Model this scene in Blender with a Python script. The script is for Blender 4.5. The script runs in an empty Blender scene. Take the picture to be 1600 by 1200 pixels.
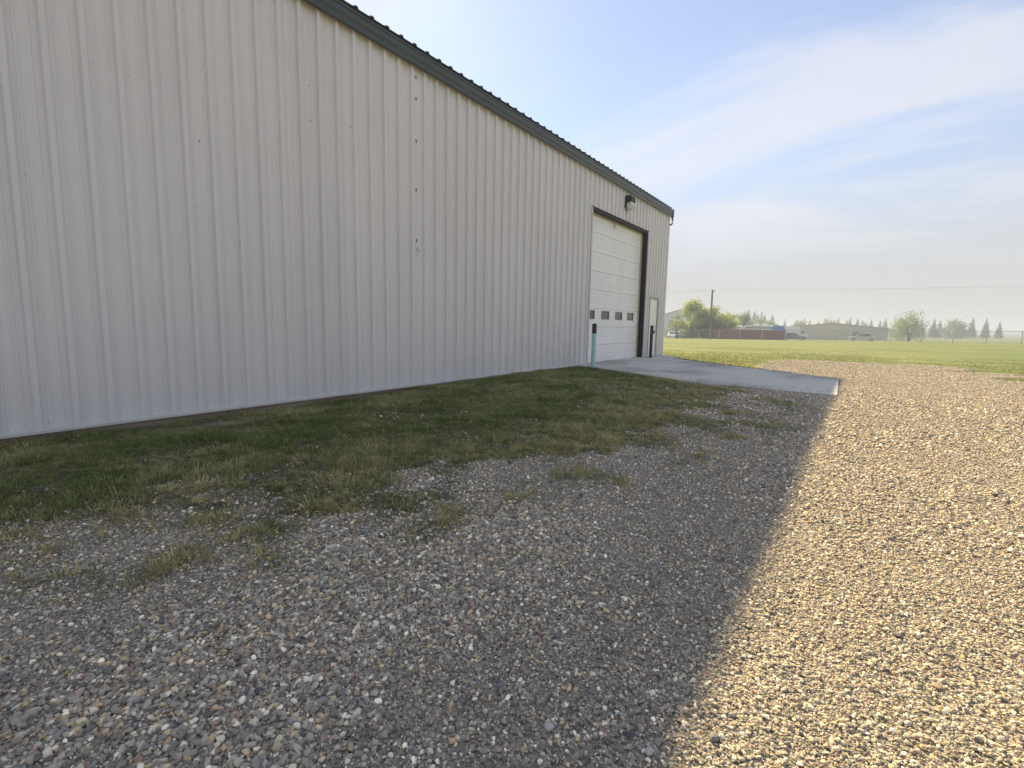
import bpy, bmesh, math, random
import numpy as np
from mathutils import Vector, Matrix, Euler

random.seed(7)
RNG = np.random.default_rng(11)
SC = bpy.context.scene
COL = SC.collection

# ------------------------------------------------------------------ camera
CAM_POS = Vector((6.524, 0.0, 1.17))
def camera():
    a, p, r = math.radians(34.835), math.radians(6.98), math.radians(1.097)
    f = Vector((-math.sin(a) * math.cos(p), math.cos(a) * math.cos(p), -math.sin(p)))
    rt = Vector((math.cos(a), math.sin(a), 0)); up = rt.cross(f)
    rt2 = rt * math.cos(r) + up * math.sin(r); up2 = up * math.cos(r) - rt * math.sin(r)
    m = Matrix((rt2, up2, -f)).transposed().to_4x4(); m.translation = CAM_POS
    c = bpy.data.cameras.new('camera'); c.sensor_width = 36.0; c.sensor_fit = 'HORIZONTAL'
    c.lens = 780 / 1600 * 36.0; c.clip_start = 0.05; c.clip_end = 6000
    o = bpy.data.objects.new('camera', c); o.matrix_world = m; COL.objects.link(o); SC.camera = o
camera()

# ------------------------------------------------------------------ sun, sky, exposure
LDIR = Vector((1.0, -0.92, -0.926)).normalized()          # the way the sunlight travels
SUN_EL = math.asin(-LDIR.z); SUN_AZ = math.atan2(-LDIR.x, -LDIR.y)   # from +Y, clockwise
sl = bpy.data.lights.new('sun', 'SUN'); sl.energy = 4.2; sl.angle = math.radians(0.6); sl.color = (1.0, 0.785, 0.43)
so = bpy.data.objects.new('sun', sl); so.rotation_euler = LDIR.to_track_quat('-Z', 'Y').to_euler(); so.location = (-20, 20, 30); COL.objects.link(so)

def N(nt, t, **kw):
    n = nt.nodes.new(t)
    for k, v in kw.items(): setattr(n, k, v)
    return n
def world():
    w = bpy.data.worlds.new('World'); SC.world = w; w.use_nodes = True
    nt = w.node_tree; nt.nodes.clear(); L = nt.links.new
    sky = N(nt, 'ShaderNodeTexSky', sky_type='NISHITA', sun_disc=False, sun_elevation=SUN_EL, sun_rotation=SUN_AZ,
            air_density=1.0, dust_density=0.25, ozone_density=2.6, altitude=600)
    tc = N(nt, 'ShaderNodeTexCoord'); sep = N(nt, 'ShaderNodeSeparateXYZ'); L(tc.outputs['Generated'], sep.inputs[0])
    zz = N(nt, 'ShaderNodeMath', operation='ADD'); L(sep.outputs[2], zz.inputs[0]); zz.inputs[1].default_value = 0.16
    zm = N(nt, 'ShaderNodeMath', operation='MAXIMUM'); L(zz.outputs[0], zm.inputs[0]); zm.inputs[1].default_value = 0.05
    dv = N(nt, 'ShaderNodeVectorMath', operation='DIVIDE'); cz = N(nt, 'ShaderNodeCombineXYZ')
    L(tc.outputs['Generated'], dv.inputs[0])
    for i in range(3): L(zm.outputs[0], cz.inputs[i])
    L(cz.outputs[0], dv.inputs[1])
    mp = N(nt, 'ShaderNodeMapping'); L(dv.outputs[0], mp.inputs[0])
    mp.inputs['Rotation'].default_value = (0, 0, math.radians(CLOUD[0])); mp.inputs['Scale'].default_value = (0.55, 1.15, 1); mp.inputs['Location'].default_value = (CLOUD[1], CLOUD[2], 0)
    n1 = N(nt, 'ShaderNodeTexNoise'); n1.inputs['Scale'].default_value = 1.05; n1.inputs['Detail'].default_value = 7; n1.inputs['Roughness'].default_value = 0.58; n1.inputs['Distortion'].default_value = 0.6
    L(mp.outputs[0], n1.inputs['Vector'])
    r1 = N(nt, 'ShaderNodeMapRange', interpolation_type='SMOOTHSTEP'); L(n1.outputs['Fac'], r1.inputs[0])
    r1.inputs[1].default_value = 0.44; r1.inputs[2].default_value = 0.66; r1.inputs[3].default_value = 0.0; r1.inputs[4].default_value = 0.6
    mix = N(nt, 'ShaderNodeMix', data_type='RGBA'); 
    cf = N(nt, 'ShaderNodeMapRange', interpolation_type='SMOOTHSTEP'); L(sep.outputs[2], cf.inputs[0]); cf.inputs[1].default_value = 0.05; cf.inputs[2].default_value = 0.24
    cm = N(nt, 'ShaderNodeMath', operation='MULTIPLY'); L(r1.outputs[0], cm.inputs[0]); L(cf.outputs[0], cm.inputs[1]); L(cm.outputs[0], mix.inputs['Factor'])
    mix.inputs['B'].default_value = CLOUD[3]
    veil = N(nt, 'ShaderNodeMix', data_type='RGBA'); # smoke veil, thickest along the horizon all round
    vf = N(nt, 'ShaderNodeMapRange', interpolation_type='SMOOTHERSTEP'); L(sep.outputs[2], vf.inputs[0]); vf.inputs[1].default_value = 0.0; vf.inputs[2].default_value = 0.42; vf.inputs[3].default_value = 0.97; vf.inputs[4].default_value = 0.36
    L(vf.outputs[0], veil.inputs['Factor'])
    L(sky.outputs[0], veil.inputs['A']); veil.inputs['B'].default_value = VEIL; L(veil.outputs['Result'], mix.inputs['A'])
    bg = N(nt, 'ShaderNodeBackground'); bg.inputs['Strength'].default_value = 0.068
    L(mix.outputs['Result'], bg.inputs['Color'])
    out = N(nt, 'ShaderNodeOutputWorld'); L(bg.outputs[0], out.inputs['Surface'])
HAZE = 0.0022
VEIL = (3.1, 2.98, 2.98, 1)
CLOUD = (100, 5.3, 1.2, (4.5, 4.35, 4.4, 1))
world()
SC.view_settings.view_transform = 'Standard'; SC.view_settings.look = 'None'
SC.view_settings.exposure = 1.62; SC.view_settings.gamma = 1.0; SC.view_settings.use_curve_mapping = False
SC.render.engine = 'CYCLES'
SC.cycles.use_denoising = True
SC.cycles.max_bounces = 6; SC.cycles.diffuse_bounces = 4; SC.cycles.glossy_bounces = 3; SC.cycles.transmission_bounces = 4
SC.cycles.volume_bounces = 0; SC.cycles.caustics_reflective = False; SC.cycles.caustics_refractive = False

# ------------------------------------------------------------------ materials
MATS = {}
def mat(name, col, rough=0.6, metal=0.0, var=0.12, nscale=4.0, stretch=(1, 1, 1), bump=0.0, bscale=40.0, col2=None, attr=None, inst=False, spec=0.5, trans=0.0, detail=5.0, lo=0.35, hi=0.65, alpha_subsurf=0.0):
    if name in MATS: return MATS[name]
    m = bpy.data.materials.new(name); m.use_nodes = True; nt = m.node_tree; L = nt.links.new
    b = nt.nodes['Principled BSDF']; b.inputs['Roughness'].default_value = rough; b.inputs['Metallic'].default_value = metal
    b.inputs['Specular IOR Level'].default_value = spec
    if trans: b.inputs['Transmission Weight'].default_value = trans
    tc = N(nt, 'ShaderNodeTexCoord'); mp = N(nt, 'ShaderNodeMapping'); L(tc.outputs['Object'], mp.inputs[0]); mp.inputs['Scale'].default_value = stretch
    nz = N(nt, 'ShaderNodeTexNoise'); nz.inputs['Scale'].default_value = nscale; nz.inputs['Detail'].default_value = detail; nz.inputs['Roughness'].default_value = 0.6
    L(mp.outputs[0], nz.inputs['Vector'])
    rg = N(nt, 'ShaderNodeMapRange'); L(nz.outputs['Fac'], rg.inputs[0]); rg.inputs[1].default_value = lo; rg.inputs[2].default_value = hi
    mx = N(nt, 'ShaderNodeMix', data_type='RGBA'); L(rg.outputs[0], mx.inputs['Factor'])
    c = Vector(col[:3])
    if col2 is None: a_, b_ = c * (1 - var), c * (1 + var)
    else: a_, b_ = c, Vector(col2[:3])
    mx.inputs['A'].default_value = (*a_, 1); mx.inputs['B'].default_value = (*b_, 1)
    res = mx.outputs['Result']
    if attr:
        at = N(nt, 'ShaderNodeAttribute', attribute_type='INSTANCER' if inst else 'GEOMETRY', attribute_name=attr)
        mu = N(nt, 'ShaderNodeMix', data_type='RGBA', blend_type='MULTIPLY'); mu.inputs['Factor'].default_value = 1
        L(res, mu.inputs['A']); L(at.outputs['Color'], mu.inputs['B']); res = mu.outputs['Result']
    L(res, b.inputs['Base Color'])
    if bump:
        n2 = N(nt, 'ShaderNodeTexNoise'); n2.inputs['Scale'].default_value = bscale; n2.inputs['Detail'].default_value = 4; L(mp.outputs[0], n2.inputs['Vector'])
        bp = N(nt, 'ShaderNodeBump'); bp.inputs['Strength'].default_value = bump; bp.inputs['Distance'].default_value = 0.01
        L(n2.outputs['Fac'], bp.inputs['Height']); L(bp.outputs[0], b.inputs['Normal'])
    if alpha_subsurf:
        tl = N(nt, 'ShaderNodeBsdfTranslucent'); L(res, tl.inputs['Color']); ms = N(nt, 'ShaderNodeMixShader'); ms.inputs[0].default_value = alpha_subsurf
        L(b.outputs[0], ms.inputs[1]); L(tl.outputs[0], ms.inputs[2]); L(ms.outputs[0], nt.nodes['Material Output'].inputs['Surface'])
    MATS[name] = m; return m

# ------------------------------------------------------------------ mesh helpers
class MB:
    """collects vertices and faces; build() links them as one mesh object"""
    def __init__(s): s.v = []; s.f = []; s.c = []
    def add(s, vs, fs, col=None):
        o = len(s.v); s.v += [tuple(v) for v in vs]
        for f in fs: s.f.append(tuple(i + o for i in f)); s.c.append(col)
        return s
    def box(s, x0, x1, y0, y1, z0, z1, col=None):
        return s.add([(x0, y0, z0), (x1, y0, z0), (x1, y1, z0), (x0, y1, z0), (x0, y0, z1), (x1, y0, z1), (x1, y1, z1), (x0, y1, z1)],
                     [(0, 3, 2, 1), (4, 5, 6, 7), (0, 1, 5, 4), (1, 2, 6, 5), (2, 3, 7, 6), (3, 0, 4, 7)], col)
    def tube(s, pts, rad, n=8, cap=True, col=None):
        pts = [Vector(p) for p in pts]; k = len(pts)
        if not hasattr(rad, '__len__'): rad = [rad] * k
        vs = []
        for i, p in enumerate(pts):
            d = (pts[min(i + 1, k - 1)] - pts[max(i - 1, 0)]).normalized()
            a = d.cross(Vector((0, 0, 1)) if abs(d.z) < 0.95 else Vector((0, 1, 0))).normalized(); b = d.cross(a)
            for j in range(n):
                t = 2 * math.pi * j / n; vs.append(p + (a * math.cos(t) + b * math.sin(t)) * rad[i])
        fs = [(i * n + j, i * n + (j + 1) % n, (i + 1) * n + (j + 1) % n, (i + 1) * n + j) for i in range(k - 1) for j in range(n)]
        if cap: fs += [tuple(range(n - 1, -1, -1)), tuple((k - 1) * n + j for j in range(n))]
        return s.add(vs, fs, col)
    def prism(s, poly, ax, a0, a1, col=None):
        """poly: 2D outline in the other two axes (cyclic order x,y,z without ax), extruded along ax"""
        n = len(poly)
        def P(q, t):
            return (t, q[0], q[1]) if ax == 'x' else ((q[0], t, q[1]) if ax == 'y' else (q[0], q[1], t))
        vs = [P(q, a0) for q in poly] + [P(q, a1) for q in poly]
        fs = [(i, (i + 1) % n, n + (i + 1) % n, n + i) for i in range(n)] + [tuple(range(n - 1, -1, -1)), tuple(range(n, 2 * n))]
        return s.add(vs, fs, col)
    def mesh(s, name, m, smooth=False, bevel=0.0):
        me = bpy.data.meshes.new(name); me.from_pydata(s.v, [], s.f)
        if any(c is not None for c in s.c):
            at = me.attributes.new('tint', 'FLOAT_COLOR', 'FACE')
            at.data.foreach_set('color', np.array([(*(c or (1, 1, 1)), 1.0) for c in s.c], dtype=np.float32).ravel())
        bm = bmesh.new(); bm.from_mesh(me); bmesh.ops.recalc_face_normals(bm, faces=bm.faces)
        if bevel: bmesh.ops.bevel(bm, geom=bm.edges[:], offset=bevel, segments=1, affect='EDGES', clamp_overlap=True)
        bm.to_mesh(me); bm.free()
        if smooth: me.shade_smooth()
        me.materials.append(m); return me
    def build(s, name, m, parent=None, smooth=False, bevel=0.0, loc=None, rz=0):
        return link(name, s.mesh(name, m, smooth, bevel), parent, loc, rz)
def link(name, me, parent=None, loc=None, rz=0):
    o = bpy.data.objects.new(name, me); COL.objects.link(o); o.parent = parent
    if loc is not None: o.location = loc
    if rz: o.rotation_euler.z = rz
    return o
def tag(o, label=None, cat=None, group=None, kind=None):
    for k, v in (('label', label), ('category', cat), ('group', group), ('kind', kind)):
        if v: o[k] = v
    return o
def empty(name, loc, label=None, cat=None, group=None, rz=0, kind=None):
    o = bpy.data.objects.new(name, None); COL.objects.link(o); o.location = loc; o.rotation_euler.z = rz; o.empty_display_size = 0.2
    return tag(o, label, cat, group, kind)

# value noise on arrays
_P = RNG.random((256, 256))
def vnoise(x, y):
    x = np.asarray(x, float); y = np.asarray(y, float)
    xi = np.floor(x).astype(int); yi = np.floor(y).astype(int); fx = x - xi; fy = y - yi
    fx = fx * fx * (3 - 2 * fx); fy = fy * fy * (3 - 2 * fy)
    g = lambda i, j: _P[i % 256, j % 256]
    return (g(xi, yi) * (1 - fx) + g(xi + 1, yi) * fx) * (1 - fy) + (g(xi, yi + 1) * (1 - fx) + g(xi + 1, yi + 1) * fx) * fy
def fbm(x, y, s, o=4):
    t = 0; a = 0.5
    for k in range(o): t = t + a * vnoise(np.asarray(x) * s + 17.3 * k, np.asarray(y) * s + 9.1 * k); s *= 2.03; a *= 0.5
    return t / (1 - 0.5 ** o)
def sstep(a, b, x): t = np.clip((np.asarray(x, float) - a) / (b - a), 0, 1); return t * t * (3 - 2 * t)

# ------------------------------------------------------------------ the lie of the land
def lawn_z(x, y):
    y = np.asarray(y, float); x = np.asarray(x, float)
    z = np.interp(y, [-1000, 7.5, 12.5, 22, 66, 84, 110, 200, 320], [-0.22, -0.22, -0.03, -0.03, -0.36, -0.62, -1.15, -2.2, -2.6])
    return z + 0.018 * np.clip(x + 5, -40, 50) * sstep(25, 66, y)
BX = [-3, 0.9, 1.6, 2.3, 2.8, 3.1, 3.6, 4.0, 4.4, 4.6, 4.5, 4.3, 5.2]   # outer rim of thick grass (x) by y
BY = [-6, -3, -1, 0.3, 1.2, 2.2, 3.2, 3.8, 4.4, 5.6, 7.0, 9.5, 10.6]
def verge(x, y):
    """0 on bare gravel, up to 1 in the thick grass by the wall"""
    x = np.asarray(x, float); y = np.asarray(y, float)
    rim = np.interp(y, BY, BX)
    n = fbm(x + 40, y, 0.9, 4) - 0.5; n2 = fbm(x, y + 70, 2.6, 3) - 0.5
    n3 = fbm(x + 60, y + 33, 7.0, 2) - 0.5
    d = rim + 0.5 - x + n * 1.9 + n2 * 1.3 + n3 * 0.9
    core = sstep(-0.15, 0.9, d)
    thin = 0.6 * sstep(-1.3, -0.1, d) * sstep(0.30, 0.56, fbm(x + 11, y + 5, 1.7, 3))
    bald = sstep(0.48, 0.62, fbm(x * 1.0 + 3, y + 21, 1.9, 3) * 0.75 + 0.25 * (n3 + 0.5)) * 0.42
    m = np.maximum(core * (1 - bald), thin)
    m = m * (1 - 0.85 * sstep(0.9, 0.0, np.hypot((x - 0.55) / 0.75, (y - 2.75) / 1.1)))    # worn soil by the wall
    m = m * sstep(-5.2, -3.5, y) * (1 - 0.7 * sstep(1.0, 0.3, y) * sstep(2.4, 3.4, x))
    return np.where((y > 12.6 - 0.55 * x) | (y > 12.3), 0, m)
def in_gravel(x, y):
    """>0 inside the gravel drive"""
    x = np.asarray(x, float); y = np.asarray(y, float)
    n = (fbm(x, y, 0.7, 4) - 0.5)
    a = np.minimum(13.0 - y, x + 1.0)
    b = np.minimum(np.minimum(x - 4.15 + n * 1.6, 9.4 - x + n * 3 + np.maximum(0, 13.5 - y) * 3), 21.3 - y + n * 2.0 + 0.35 * (x - 4.5))
    g = np.maximum(a, b)
    g = np.minimum(g, 17.5 - x + n * 2)
    return np.minimum(g, y + 14 + n)
def ground_z(x, y):
    x = np.asarray(x, float); y = np.asarray(y, float)
    z = 0.013 * (fbm(x, y, 0.8, 3) - 0.5) + 0.010 * (fbm(x + 9, y, 3.5, 2) - 0.5)
    z = z - 0.075 * sstep(1.2, 0.1, x) * sstep(8.0, 4.5, y)
    z = z - 0.012 * sstep(9.5, 11.5, y)
    return np.where(in_gravel(x, y) > 0, z, z - 0.32 * sstep(0, -0.45, in_gravel(x, y)))

def grid_mesh(name, xs, ys, zf, m, kind_attr=None):
    X, Y = np.meshgrid(xs, ys); Z = zf(X, Y)
    v = np.stack([X.ravel(), Y.ravel(), Z.ravel()], 1)
    nx, ny = len(xs), len(ys); i = np.arange(nx * ny).reshape(ny, nx)
    f = np.stack([i[:-1, :-1].ravel(), i[:-1, 1:].ravel(), i[1:, 1:].ravel(), i[1:, :-1].ravel()], 1)
    me = bpy.data.meshes.new(name); me.from_pydata(v.tolist(), [], f.tolist()); me.shade_smooth(); me.materials.append(m)
    if kind_attr:
        at = me.attributes.new('grass', 'FLOAT', 'POINT'); at.data.foreach_set('value', kind_attr(X, Y).ravel().astype(np.float32))
    return me

def lawn_material():
    m = bpy.data.materials.new('mown_lawn'); m.use_nodes = True; nt = m.node_tree; L = nt.links.new; b = nt.nodes['Principled BSDF']
    b.inputs['Roughness'].default_value = 0.85; b.inputs['Specular IOR Level'].default_value = 0.15
    ge = N(nt, 'ShaderNodeNewGeometry')
    def noise(sc, det, stretch=(1, 1, 1)):
        mp = N(nt, 'ShaderNodeMapping'); mp.inputs['Scale'].default_value = stretch; L(ge.outputs['Position'], mp.inputs[0])
        n = N(nt, 'ShaderNodeTexNoise'); n.inputs['Scale'].default_value = sc; n.inputs['Detail'].default_value = det; n.inputs['Roughness'].default_value = 0.62; L(mp.outputs[0], n.inputs['Vector']); return n.outputs['Fac']
    def ramp(f, lo, hi):
        r = N(nt, 'ShaderNodeMapRange'); L(f, r.inputs[0]); r.inputs[1].default_value = lo; r.inputs[2].default_value = hi; return r.outputs[0]
    def mixc(f, a, c):
        x = N(nt, 'ShaderNodeMix', data_type='RGBA'); L(f, x.inputs['Factor'])
        for s, q in (('A', a), ('B', c)):
            if isinstance(q, tuple): x.inputs[s].default_value = q
            else: L(q, x.inputs[s])
        return x.outputs['Result']
    c1 = mixc(ramp(noise(0.45, 7, (0.22, 1, 1)), 0.40, 0.58), (0.095, 0.15, 0.045, 1), (0.215, 0.225, 0.095, 1))
    c2 = mixc(ramp(noise(7, 6), 0.42, 0.7), c1, (0.10, 0.145, 0.04, 1))
    c3 = mixc(ramp(noise(1.4, 6), 0.56, 0.75), c2, (0.27, 0.235, 0.12, 1))
    L(c3, b.inputs['Base Color'])
    bp = N(nt, 'ShaderNodeBump'); bp.inputs['Strength'].default_value = 0.5; bp.inputs['Distance'].default_value = 0.06; L(noise(14, 5), bp.inputs['Height']); L(bp.outputs[0], b.inputs['Normal'])
    return m
def gravel_material():
    m = bpy.data.materials.new('crushed_gravel'); m.use_nodes = True; nt = m.node_tree; L = nt.links.new; b = nt.nodes['Principled BSDF']
    b.inputs['Roughness'].default_value = 0.9; b.inputs['Specular IOR Level'].default_value = 0.2
    ge = N(nt, 'ShaderNodeNewGeometry')
    def vor(sc):
        v = N(nt, 'ShaderNodeTexVoronoi'); v.inputs['Scale'].default_value = sc; v.inputs['Randomness'].default_value = 1.0; L(ge.outputs['Position'], v.inputs['Vector']); return v
    def noise(sc, det):
        n = N(nt, 'ShaderNodeTexNoise'); n.inputs['Scale'].default_value = sc; n.inputs['Detail'].default_value = det; n.inputs['Roughness'].default_value = 0.6; L(ge.outputs['Position'], n.inputs['Vector']); return n.outputs['Fac']
    def ramp(f, lo, hi):
        r = N(nt, 'ShaderNodeMapRange'); L(f, r.inputs[0]); r.inputs[1].default_value = lo; r.inputs[2].default_value = hi; return r.outputs[0]
    def mixc(f, a, c, bt='MIX'):
        x = N(nt, 'ShaderNodeMix', data_type='RGBA', blend_type=bt)
        if isinstance(f, float): x.inputs['Factor'].default_value = f
        else: L(f, x.inputs['Factor'])
        for s, q in (('A', a), ('B', c)):
            if isinstance(q, tuple): x.inputs[s].default_value = q
            else: L(q, x.inputs[s])
        return x.outputs['Result']
    v1 = vor(95.0); v2 = vor(38.0)
    cr = N(nt, 'ShaderNodeValToRGB'); e = cr.color_ramp
    sx = N(nt, 'ShaderNodeSeparateColor'); L(v1.outputs['Color'], sx.inputs[0]); L(sx.outputs[0], cr.inputs[0])
    stops = [(0, (0.07, 0.064, 0.057)), (0.25, (0.18, 0.166, 0.146)), (0.5, (0.30, 0.275, 0.235)), (0.72, (0.36, 0.31, 0.235)), (0.86, (0.56, 0.53, 0.47)), (1.0, (0.23, 0.19, 0.165))]
    e.elements[0].position, e.elements[0].color = stops[0][0], (*stops[0][1], 1); e.elements[1].position, e.elements[1].color = 1.0, (*stops[-1][1], 1)
    for p, c in stops[1:-1]: q = e.elements.new(p); q.color = (*c, 1)
    sand = mixc(ramp(noise(160, 3), 0.35, 0.65), (0.15, 0.138, 0.112, 1), (0.33, 0.30, 0.24, 1))
    base = mixc(0.72, sand, cr.outputs[0])
    base = mixc(ramp(noise(0.55, 5), 0.45, 0.7), base, mixc(1.0, base, (0.86, 0.85, 0.83, 1), 'MULTIPLY'))
    at = N(nt, 'ShaderNodeAttribute', attribute_name='grass')
    soil = mixc(ramp(noise(30, 5), 0.35, 0.65), (0.075, 0.068, 0.045, 1), (0.19, 0.165, 0.11, 1))
    soil = mixc(ramp(noise(3.5, 5), 0.4, 0.62), soil, (0.06, 0.07, 0.028, 1))
    base = mixc(ramp(at.outputs['Fac'], 0.08, 0.6), base, soil)
    L(base, b.inputs['Base Color'])
    h = N(nt, 'ShaderNodeMath', operation='MULTIPLY_ADD'); L(v2.outputs['Distance'], h.inputs[0]); h.inputs[1].default_value = -1.6
    L(v1.outputs['Distance'], h.inputs[2])
    hm = N(nt, 'ShaderNodeMath', operation='MULTIPLY'); L(h.outputs[0], hm.inputs[0]); hm.inputs[1].default_value = 1.0
    bp = N(nt, 'ShaderNodeBump'); bp.inputs['Strength'].default_value = 0.8; bp.inputs['Distance'].default_value = 0.012; L(hm.outputs[0], bp.inputs['Height']); L(bp.outputs[0], b.inputs['Normal'])
    return m

lawn = link('lawn', grid_mesh('lawn', np.concatenate([np.linspace(-2500, -90, 14), np.linspace(-80, 80, 41), np.linspace(90, 2500, 14)]),
            np.concatenate([np.linspace(-2000, -40, 8), np.linspace(-30, 130, 65), np.linspace(140, 400, 12), np.linspace(500, 3200, 8)]), lawn_z, lawn_material()))
tag(lawn, kind='structure')
yard = link('gravel_drive', grid_mesh('gravel_drive', np.linspace(-0.9, 19, 200), np.linspace(-16, 25, 400), ground_z, gravel_material(), verge))
tag(yard, kind='structure')

# concrete apron in slabs with open joints
M_CONC = mat('apron_concrete', (0.30, 0.285, 0.255), 0.85, nscale=0.55, stretch=(1, 0.7, 1), lo=0.36, hi=0.54, col2=(0.56, 0.545, 0.50), bump=0.25, bscale=90, spec=0.3, detail=9)
M_STAIN = MATS['apron_concrete']
def clip_poly(poly, a, b, c):
    out = []
    for i in range(len(poly)):
        p, q = poly[i], poly[(i + 1) % len(poly)]; fp = a * p[0] + b * p[1] - c; fq = a * q[0] + b * q[1] - c
        if fp <= 0: out.append(p)
        if fp * fq < 0: t = fp / (fp - fq); out.append((p[0] + (q[0] - p[0]) * t, p[1] + (q[1] - p[1]) * t))
    return out
APRON = [(0.0, 12.62), (0.6, 12.28), (1.4, 11.95), (2.25, 11.5), (3.1, 10.95), (4.0, 10.5), (5.7, 10.42), (6.25, 10.4), (6.15, 13.9), (5.3, 14.5), (3.45, 15.95), (2.0, 17.2), (0.85, 18.1), (1.0, 18.75), (0.3, 19.55), (0.0, 19.75)]
apron = empty('concrete_apron', (0, 0, 0), kind='structure')
for a0, a1 in ((-1, 2.9), (2.9, 20)):
    p = clip_poly(clip_poly(APRON, -1, 0, -(a0 + 0.006)), 1, 0, a1 - 0.006)
    MB().prism(p, 'z', -0.10, 0.022).build('concrete_slab', M_CONC, apron)
MB().prism([(-0.28, 13.14), (-0.001, 13.14), (-0.001, 17.44), (-0.28, 17.44)], 'z', -0.10, 0.0215).build('door_threshold', M_CONC, apron)

# ------------------------------------------------------------------ the metal building
def siding_material():
    m = bpy.data.materials.new('painted_siding'); m.use_nodes = True; nt = m.node_tree; L = nt.links.new; b = nt.nodes['Principled BSDF']
    b.inputs['Roughness'].default_value = 0.33
    ge = N(nt, 'ShaderNodeNewGeometry'); oi = N(nt, 'ShaderNodeObjectInfo')
    def noise(sc, st, det=5, rough=0.6):
        mp = N(nt, 'ShaderNodeMapping'); mp.inputs['Scale'].default_value = st; L(ge.outputs['Position'], mp.inputs[0])
        n = N(nt, 'ShaderNodeTexNoise'); n.inputs['Scale'].default_value = sc; n.inputs['Detail'].default_value = det; n.inputs['Roughness'].default_value = rough; L(mp.outputs[0], n.inputs['Vector']); return n.outputs['Fac']
    def ramp(f, lo, hi, a, c):
        q = N(nt, 'ShaderNodeMapRange'); L(f, q.inputs[0]); q.inputs[1].default_value = lo; q.inputs[2].default_value = hi; q.inputs[3].default_value = a; q.inputs[4].default_value = c; return q.outputs[0]
    def mul(a, c):
        q = N(nt, 'ShaderNodeMath', operation='MULTIPLY'); L(a, q.inputs[0]); L(c, q.inputs[1]); return q.outputs[0]
    f = mul(ramp(noise(1.0, (1, 14, 0.10), 7, 0.7), 0.35, 0.65, 0.955, 1.02), ramp(noise(0.7, (1, 1, 0.6)), 0.3, 0.7, 0.96, 1.02))   # faint run-off streaks, uneven fading
    f = mul(f, ramp(oi.outputs['Random'], 0, 1, 0.975, 1.015))                                  # sheet to sheet
    f = mul(f, ramp(noise(55, (1, 1, 1), 3), 0.68, 0.80, 1.0, 0.86))                            # specks of dirt
    hsv = N(nt, 'ShaderNodeMix', data_type='RGBA', blend_type='MULTIPLY'); hsv.inputs['Factor'].default_value = 1; hsv.inputs['A'].default_value = (0.75, 0.725, 0.718, 1)
    cc = N(nt, 'ShaderNodeCombineColor')
    for i in range(3): L(f, cc.inputs[i])
    L(cc.outputs[0], hsv.inputs['B']); L(hsv.outputs['Result'], b.inputs['Base Color'])
    L(ramp(noise(4, (1, 6, 0.5)), 0.3, 0.7, 0.27, 0.42), b.inputs['Roughness'])
    bp = N(nt, 'ShaderNodeBump'); bp.inputs['Strength'].default_value = 0.35; bp.inputs['Distance'].default_value = 0.02; L(noise(1.1, (1, 1.6, 0.55), 2), bp.inputs['Height']); L(bp.outputs[0], b.inputs['Normal'])
    MATS['painted_siding'] = m; return m
M_SIDING = siding_material()
M_TRIM = mat('pale_trim', (0.58, 0.56, 0.535), 0.45, var=0.05, nscale=3)
M_GREEN = mat('green_roof_paint', (0.043, 0.054, 0.056), 0.42, var=0.08, nscale=3)
M_DARKTRIM = mat('dark_brown_flashing', (0.016, 0.013, 0.015), 0.6, var=0.15, spec=0.3)
M_WHITE = mat('white_door_paint', (0.89, 0.885, 0.87), 0.4, var=0.04, nscale=1.2, stretch=(1, 1, 1))
M_WOOD = mat('weathered_sill_board', (0.20, 0.145, 0.095), 0.85, nscale=6, stretch=(1, 0.15, 3), col2=(0.33, 0.27, 0.19), bump=0.3)
M_BLACK = mat('black_plastic', (0.015, 0.015, 0.017), 0.5, var=0.2)
M_STEEL = mat('galvanised_steel', (0.42, 0.43, 0.44), 0.5, 0.4, var=0.12)
M_TAN = mat('yellowed_weather_strip', (0.52, 0.44, 0.30), 0.7, var=0.1)
def glass_material():
    m = bpy.data.materials.new('window_glass'); m.use_nodes = True; nt = m.node_tree; nt.nodes.clear(); L = nt.links.new
    tr = N(nt, 'ShaderNodeBsdfTransparent'); tr.inputs[0].default_value = (0.80, 0.85, 0.84, 1); gl = N(nt, 'ShaderNodeBsdfGlossy'); gl.inputs['Roughness'].default_value = 0.03
    fr = N(nt, 'ShaderNodeFresnel'); fr.inputs[0].default_value = 2.0; mx = N(nt, 'ShaderNodeMixShader'); L(fr.outputs[0], mx.inputs[0]); L(tr.outputs[0], mx.inputs[1]); L(gl.outputs[0], mx.inputs[2])
    o = N(nt, 'ShaderNodeOutputMaterial'); L(mx.outputs[0], o.inputs['Surface']); return m
M_GLASS = glass_material()

PITCH = 0.2925; RIB0 = 3.33
EAVE = 5.60; Y0 = -9.0; Y1 = 19.80; DEPTH = 15.0; SLOPE = math.tan(math.radians(9.5))
def rib_profile(ya, yb, minor=True):
    """(y, x) points of a ribbed sheet between ya and yb"""
    pts = [(ya, 0.0)]
    k0 = math.floor((ya - RIB0) / PITCH) - 1; k1 = math.ceil((yb - RIB0) / PITCH) + 1
    prof = []
    for k in range(k0, k1 + 1):
        c = RIB0 + k * PITCH
        prof += [(c - 0.034, 0), (c - 0.024, 0.048), (c + 0.024, 0.048), (c + 0.034, 0)]
        if minor:
            for q in (0.33, 0.67):
                m = c + PITCH * q; prof += [(m - 0.016, 0), (m - 0.008, 0.006), (m + 0.008, 0.006), (m + 0.016, 0)]
    prof = [p for p in prof if ya + 1e-4 < p[0] < yb - 1e-4]
    def at(y):
        k = round((y - RIB0) / PITCH); d = abs(y - RIB0 - k * PITCH)
        return 0.048 if d < 0.024 else (0.048 * (0.034 - d) / 0.010 if d < 0.034 else 0)
    return [(ya, at(ya))] + prof + [(yb, at(yb))]
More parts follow.
